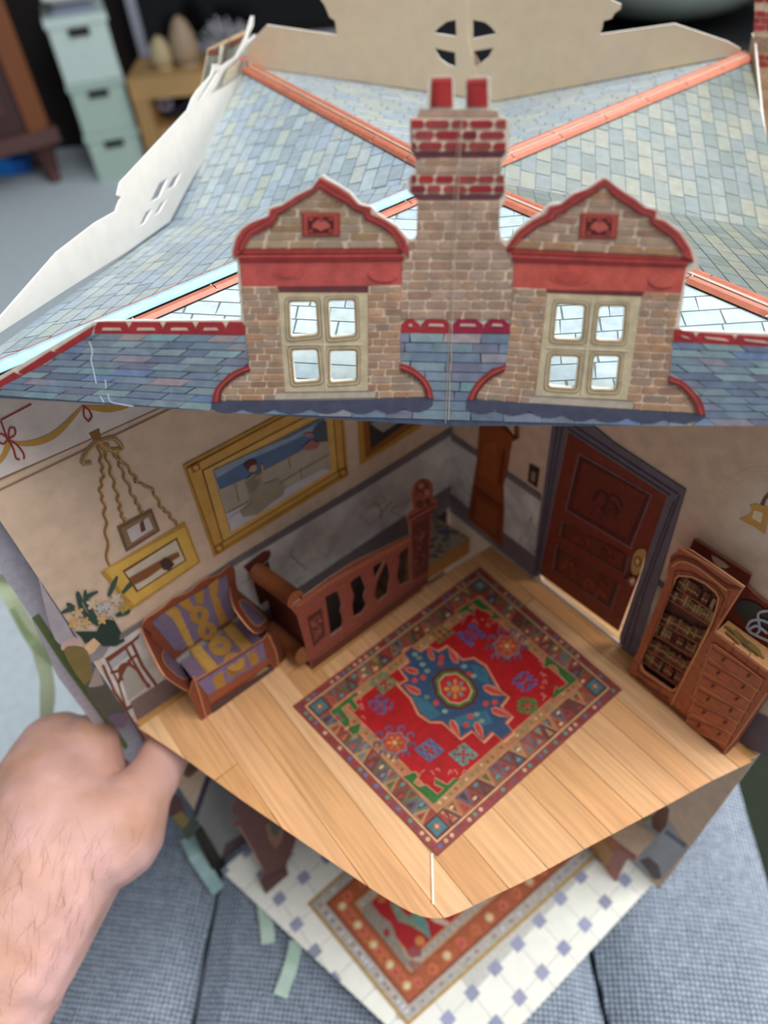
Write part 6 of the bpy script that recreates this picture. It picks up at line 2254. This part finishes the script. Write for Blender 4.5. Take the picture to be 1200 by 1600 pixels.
# ------------------------------------------------------------------ furniture at the far side of the room
BGW = material('oak_veneer', rough=.5, mottle=.12, scale=9)
MATB = material('furniture', rough=.5, mottle=.06, scale=12)
BASK = material('woven_basket', rough=.8, mottle=.10, scale=120, bump=.4, fscale=160)
ROT = Matrix((SIDE, HEAD, Vector((0, 0, 1)))).transposed()
DB = 2.50
BP = bg(DB)
def bp_(px, py, dist=DB):
    return bg(dist)(px, py)
def sx(p):
    return (p - CC).dot(SIDE)
def W3(s, d, z):
    """side, forward distance, height -> world"""
    q = CC + SIDE * s + HEAD * d
    return Vector((q.x, q.y, z))
def box_at(mb, s0, s1, d0, d1, z0, z1, col):
    P = [W3(s, d, z) for z in (z0, z1) for d in (d0, d1) for s in (s0, s1)]
    for q in ((0, 2, 3, 1), (4, 5, 7, 6), (0, 1, 5, 4), (2, 6, 7, 3), (0, 4, 6, 2), (1, 3, 7, 5)):
        mb.face([P[k] for k in q], col)
def axes(px, py, dist, turn=0.0):
    """level axes of a thing that faces the viewer, turned by `turn` degrees"""
    v = bp_(px, py, dist) - CC
    an = math.atan2(v.y, v.x) + math.radians(turn)
    return Vector((math.sin(an), -math.cos(an), 0)), Vector((math.cos(an), math.sin(an), 0))
def box_ax(mb, c, ax, s0, s1, d0, d1, z0, z1, col):
    P = [Vector((c.x, c.y, 0)) + ax[0] * s_ + ax[1] * d + Vector((0, 0, z)) for z in (z0, z1) for d in (d0, d1) for s_ in (s0, s1)]
    for q in ((0, 2, 3, 1), (4, 5, 7, 6), (0, 1, 5, 4), (2, 6, 7, 3), (0, 4, 6, 2), (1, 3, 7, 5)):
        mb.face([P[k] for k in q], col)
def base(s, d, z=ZF):
    return W3(s, d, z)
# storage baskets: three stacked
SAGE = C(178, 198, 186)
t_b = bp_(176, 276)
zs_ = [bp_(140, 274).z, bp_(118, 205).z, bp_(100, 131).z, bp_(76, 28).z]
sl = sx(bp_(140, 274)); sr = sx(bp_(207, 274))
wdt = sr - sl
lev = []
z = ZF
hts = [(zs_[2] - ZF) / 2, (zs_[2] - ZF) / 2, zs_[3] - zs_[2]]
labs = ['pale sage basket at the bottom of the stack beside the oak stand', 'pale sage basket in the middle of the stack', 'pale mint basket on top of the stack, dark handle slot']
sx0 = sx(bp_(103, 131)); sx1 = sx(bp_(198, 128))
BAX = axes(150, 130, DB, -1)
BC = bp_(149, 131)
hw = (sx(bp_(194, 128)) - sx(bp_(101, 131))) / 2
for k, h in enumerate(hts):
    w_ = hw if k == 2 else hw * .97
    org = Vector((BC.x, BC.y, z)) + BAX[1] * .12
    bt_ = thing('storage_basket', labs[k], 'basket', org, 'stacked storage baskets')
    colr = C(206, 222, 214) if k == 2 else SAGE
    for nm, mt, cc, bx in (('basket_body', BASK, colr, (-w_ + .006, w_ - .006, .006, .235, z, z + h * .86)), ('basket_rim', BASK, jit(colr, .04), (-w_, w_, 0, .24, z + h * .86, z + h - .001)),
                           ('handle_slot', MATB, C(28, 26, 24), (-.030, .030, -.002, .02, z + h * .70, z + h * .82))):
        a = MB(org)
        box_ax(a, BC, BAX, *bx, cc)
        a.build(nm, mt, bt_, 'dark handle slot' if nm == 'handle_slot' else None)
    z += h
ztop = z
org = Vector((BC.x, BC.y, ztop)) + BAX[1] * .12
pt = thing('paper_pile', 'pile of magazines lying on top of the sage baskets', 'papers', org)
for k, (cc, i_) in enumerate(((C(150, 156, 176), 0), (C(120, 126, 140), .014), (C(170, 176, 180), .004), (C(220, 222, 206), -.012), (C(232, 230, 210), -.006))):
    a = MB(org)
    box_ax(a, BC, BAX, -hw + .03 + i_, hw - .03 + i_ * .4, .02 + i_, .22, ztop + k * .0135, ztop + k * .0135 + .013, cc)
    a.build('magazine', MATB, pt)
sx1 = sx(bp_(183, 131))
# oak TV stand
OAK = C(186, 146, 92)
TS0 = sx1 + .03
TS1 = TS0 + .80
zt_ = bp_(230, 121).z
org = base((TS0 + TS1) / 2, DB + .15)
tvs = thing('tv_stand', 'light oak TV stand with open dark shelf', 'tv stand', org)
def add(parent, org, name, mat, *boxes, col, label=None):
    a = MB(org)
    for b_ in boxes:
        box_at(a, *b_, col)
    return a.build(name, mat, parent, label)
add(tvs, org, 'top_board', BGW, (TS0, TS1, DB, DB + .30, zt_ - .06, zt_), col=OAK)
add(tvs, org, 'side_board', BGW, (TS0, TS0 + .05, DB + .001, DB + .30, ZF, zt_ - .06), col=C(176, 136, 86))
add(tvs, org, 'side_board', BGW, (TS1 - .07, TS1, DB + .001, DB + .30, ZF, zt_ - .06), col=C(176, 136, 86))
zsh = bp_(240, 205).z
add(tvs, org, 'shelf', BGW, (TS0 + .05, TS1 - .07, DB + .02, DB + .28, zsh - .03, zsh), col=OAK)
add(tvs, org, 'back_board', MATB, (TS0 + .07, TS1 - .07, DB + .28, DB + .30, ZF, zt_ - .06), col=C(30, 28, 34))
org = base(TS0 + .2, DB + .15, zsh)
cb = thing('cable_bundle', 'dark bundle with a pale loop on the oak stand shelf', 'cables', org)
a = MB(org)
for k in range(7):
    c0 = W3(TS0 + .12 + rnd.uniform(0, .2), DB + .1 + rnd.uniform(0, .1), zsh + .02)
    a.tube([c0 + SIDE * .05 * math.cos(t) + Vector((0, 0, .02 + .02 * math.sin(t * 1.3))) + HEAD * .04 * math.sin(t) for t in [q * .5 for q in range(13)]], .008, C(34, 36, 64), 6)
a.build('cable', MATB, cb)
a = MB(org)
c0 = W3(sx(bp_(252, 176)), DB + .08, bp_(252, 176).z)
a.tube([c0 + SIDE * .022 * math.cos(t) + Vector((0, 0, .014 * math.sin(t))) for t in [q * .524 for q in range(13)]], .006, C(196, 190, 210), 6)
a.build('cable_loop', MATB, cb, 'pale loop')
# television
TZ = zt_
org = base(TS0 + .40, DB + .23, TZ)
tv = thing('television', 'black screen television in a thin silver frame on the oak stand', 'television', org)
fl, fb = TS0 + .012, 0
add(tv, org, 'screen', material('screen_glass', rough=.25, mottle=.02, spec=.3), (fl + .03, fl + .76, DB + .21, DB + .25, TZ + .035, TZ + .64), col=C(10, 10, 13))
add(tv, org, 'screen_frame', MATB, (fl, fl + .03, DB + .2, DB + .26, TZ + .004, TZ + .67), (fl + .03, fl + .76, DB + .2, DB + .26, TZ + .004, TZ + .035),
    (fl + .76, fl + .79, DB + .2, DB + .26, TZ + .004, TZ + .67), (fl + .03, fl + .76, DB + .2, DB + .26, TZ + .64, TZ + .67), col=C(160, 162, 176))
# ornaments on the stand
for px, hpx, wpx, colr, lab in ((258, 58, 15, C(186, 168, 128), 'short pale carved cone ornament on the oak stand'), (296, 90, 18, C(166, 142, 114), 'taller brown carved cone ornament on the oak stand')):
    b0 = bp_(px, 117, DB + .06)
    s_c = sx(b0)
    org = W3(s_c, DB + .08, TZ)
    h = (bp_(px, 112 - hpx, DB + .08).z - TZ)
    w_ = wpx / CF * (DB + .1)
    o_ = thing('carved_ornament', lab, 'ornament', org)
    a = MB(org)
    prof = [(w_ * .82, 0), (w_ * .9, h * .05), (w_ * .72, h * .09)] + [(w_ * q * (1 + .06 * (k % 2)), h * t) for k, (q, t) in enumerate(((.86, .14), (1.0, .24), (1.02, .34), (1, .44), (.95, .54), (.86, .64), (.74, .74), (.58, .84), (.36, .94), (.05, 1)))]
    a.lathe(org, prof[2:], colr, 14)
    a.build('ornament_body', MATB, o_)
    a = MB(org)
    a.lathe(org, prof[:3] + [(0, h * .09)], jit(colr, .1), 14)
    a.build('ornament_foot', MATB, o_)
cc = bp_(345, 96, DB + .1)
org = W3(sx(cc) + .035, DB + .10, TZ)
dd = thing('dried_flowers', 'blurred pale grey bunch of dried stems on the oak stand', 'dried flowers', org)
a = MB(org)
for k in range(110):
    an, el_ = rnd.uniform(0, 6.28), rnd.uniform(.2, 1.2)
    L = rnd.uniform(.04, .10)
    dv = Vector((math.cos(an) * math.cos(el_), math.sin(an) * math.cos(el_), math.sin(el_)))
    a.tube([org + Vector((0, 0, .02)), org + Vector((0, 0, .03)) + dv * L], [.002, .0035], jit(C(214, 210, 216), .15), 5)
a.build('dried_stems', MATB, dd, kind='stuff')
a = MB(org)
a.lathe(org, [(.02, 0), (.04, .01), (.045, .03), (.03, .05)], C(150, 150, 156), 12)
a.build('small_bowl', MATB, dd)
# dark wooden cabinet at the far left
CDP = 2.52
c1 = sx(bp_(88, 274, CDP))
org = base(c1 - .25, CDP + .2)
dk = thing('dark_cabinet', 'dark mahogany cabinet on legs at the far left edge', 'cabinet', org)
DW = C(84, 46, 42)
cz = bp_(60, 200, CDP).z
DAX = axes(60, 230, CDP, 9)
DC = bp_(116, 274, CDP)
def dadd(nm, col, *bx, label=None):
    a = MB(org)
    box_ax(a, DC, DAX, *bx, col)
    a.build(nm, MATB, dk, label)
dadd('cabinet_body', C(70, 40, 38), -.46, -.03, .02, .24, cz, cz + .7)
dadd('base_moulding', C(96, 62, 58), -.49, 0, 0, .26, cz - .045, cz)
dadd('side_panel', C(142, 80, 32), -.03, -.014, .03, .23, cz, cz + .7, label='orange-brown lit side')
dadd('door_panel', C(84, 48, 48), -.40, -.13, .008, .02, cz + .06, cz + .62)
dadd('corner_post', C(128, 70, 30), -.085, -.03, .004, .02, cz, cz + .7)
for s_0 in (-.055, -.43):
    for d_0 in (.045, .21):
        a = MB(org)
        P0 = Vector((DC.x, DC.y, ZF)) + DAX[0] * s_0 + DAX[1] * d_0
        P1 = Vector((P0.x, P0.y, cz - .045))
        a.tube([P0, P0.lerp(P1, .5), P1], [.018, .025, .042], C(88, 50, 44), 8)
        a.build('leg', MATB, dk)
# blue object below the dark cabinet
bo = FLr = Plane((0, 0, ZF), (0, 0, 1))(14, 268)
org = Vector((bo.x, bo.y, ZF))
a = MB(org)
a.box(org + Vector((-.02, 0, 0)), .11, .07, .05, C(40, 150, 255), ROT)
bt2 = a
blue = thing('plastic_toy', 'bright blue plastic object on the carpet under the dark cabinet', 'toy', org)
a.build('toy_body', MATB, blue)
a = MB(org)
a.box(org + SIDE * .055 + Vector((0, 0, .0)), .05, .06, .045, C(40, 130, 240), ROT)
a.build('toy_end', MATB, blue)
# dark armchair with cushion at the far right
DA = 1.9
org = W3(sx(bp_(1080, 60, DA)), DA + .3, ZF)
ac = thing('dark_armchair', 'black armchair with a grey-green cushion at the far right', 'armchair', org)
s0 = sx(bp_(690, 60, DA)); s1 = sx(bp_(1260, 60, DA))
zz = bp_(1080, 30, DA).z
add(ac, org, 'chair_body', MATB, (s0, s1, DA, DA + .7, ZF, zz - .06), col=C(24, 24, 26))
add(ac, org, 'backrest', MATB, (s0, s1, DA + .55, DA + .75, zz - .06, zz + .5), col=C(14, 40, 50), label='dark teal back')
a = MB(org)
cx = sx(bp_(1110, 20, DA))
cen = W3(cx, DA + .3, zz - .05)
rows = 8
a_pts = []
for i in range(rows + 1):
    th = math.pi * i / rows
    a_pts.append((max(.002, .26 * math.sin(th) ** .7), .10 - .10 * math.cos(th)))
a.lathe(cen, a_pts, C(120, 128, 120), 16)
a.build('seat_cushion', MATB, ac, 'grey-green cushion')

# dark flat patch added on the carpet past the right end of the sofa
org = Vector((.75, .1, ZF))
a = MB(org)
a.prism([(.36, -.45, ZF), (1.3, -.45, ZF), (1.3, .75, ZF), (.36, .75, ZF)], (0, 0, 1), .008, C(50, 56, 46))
tag(a.build('dark_floor_patch', CARPET), 'dark green-black flat patch on the carpet past the right end of the sofa', 'rug')  # filed under rug, but only a flat dark patch added on the carpet
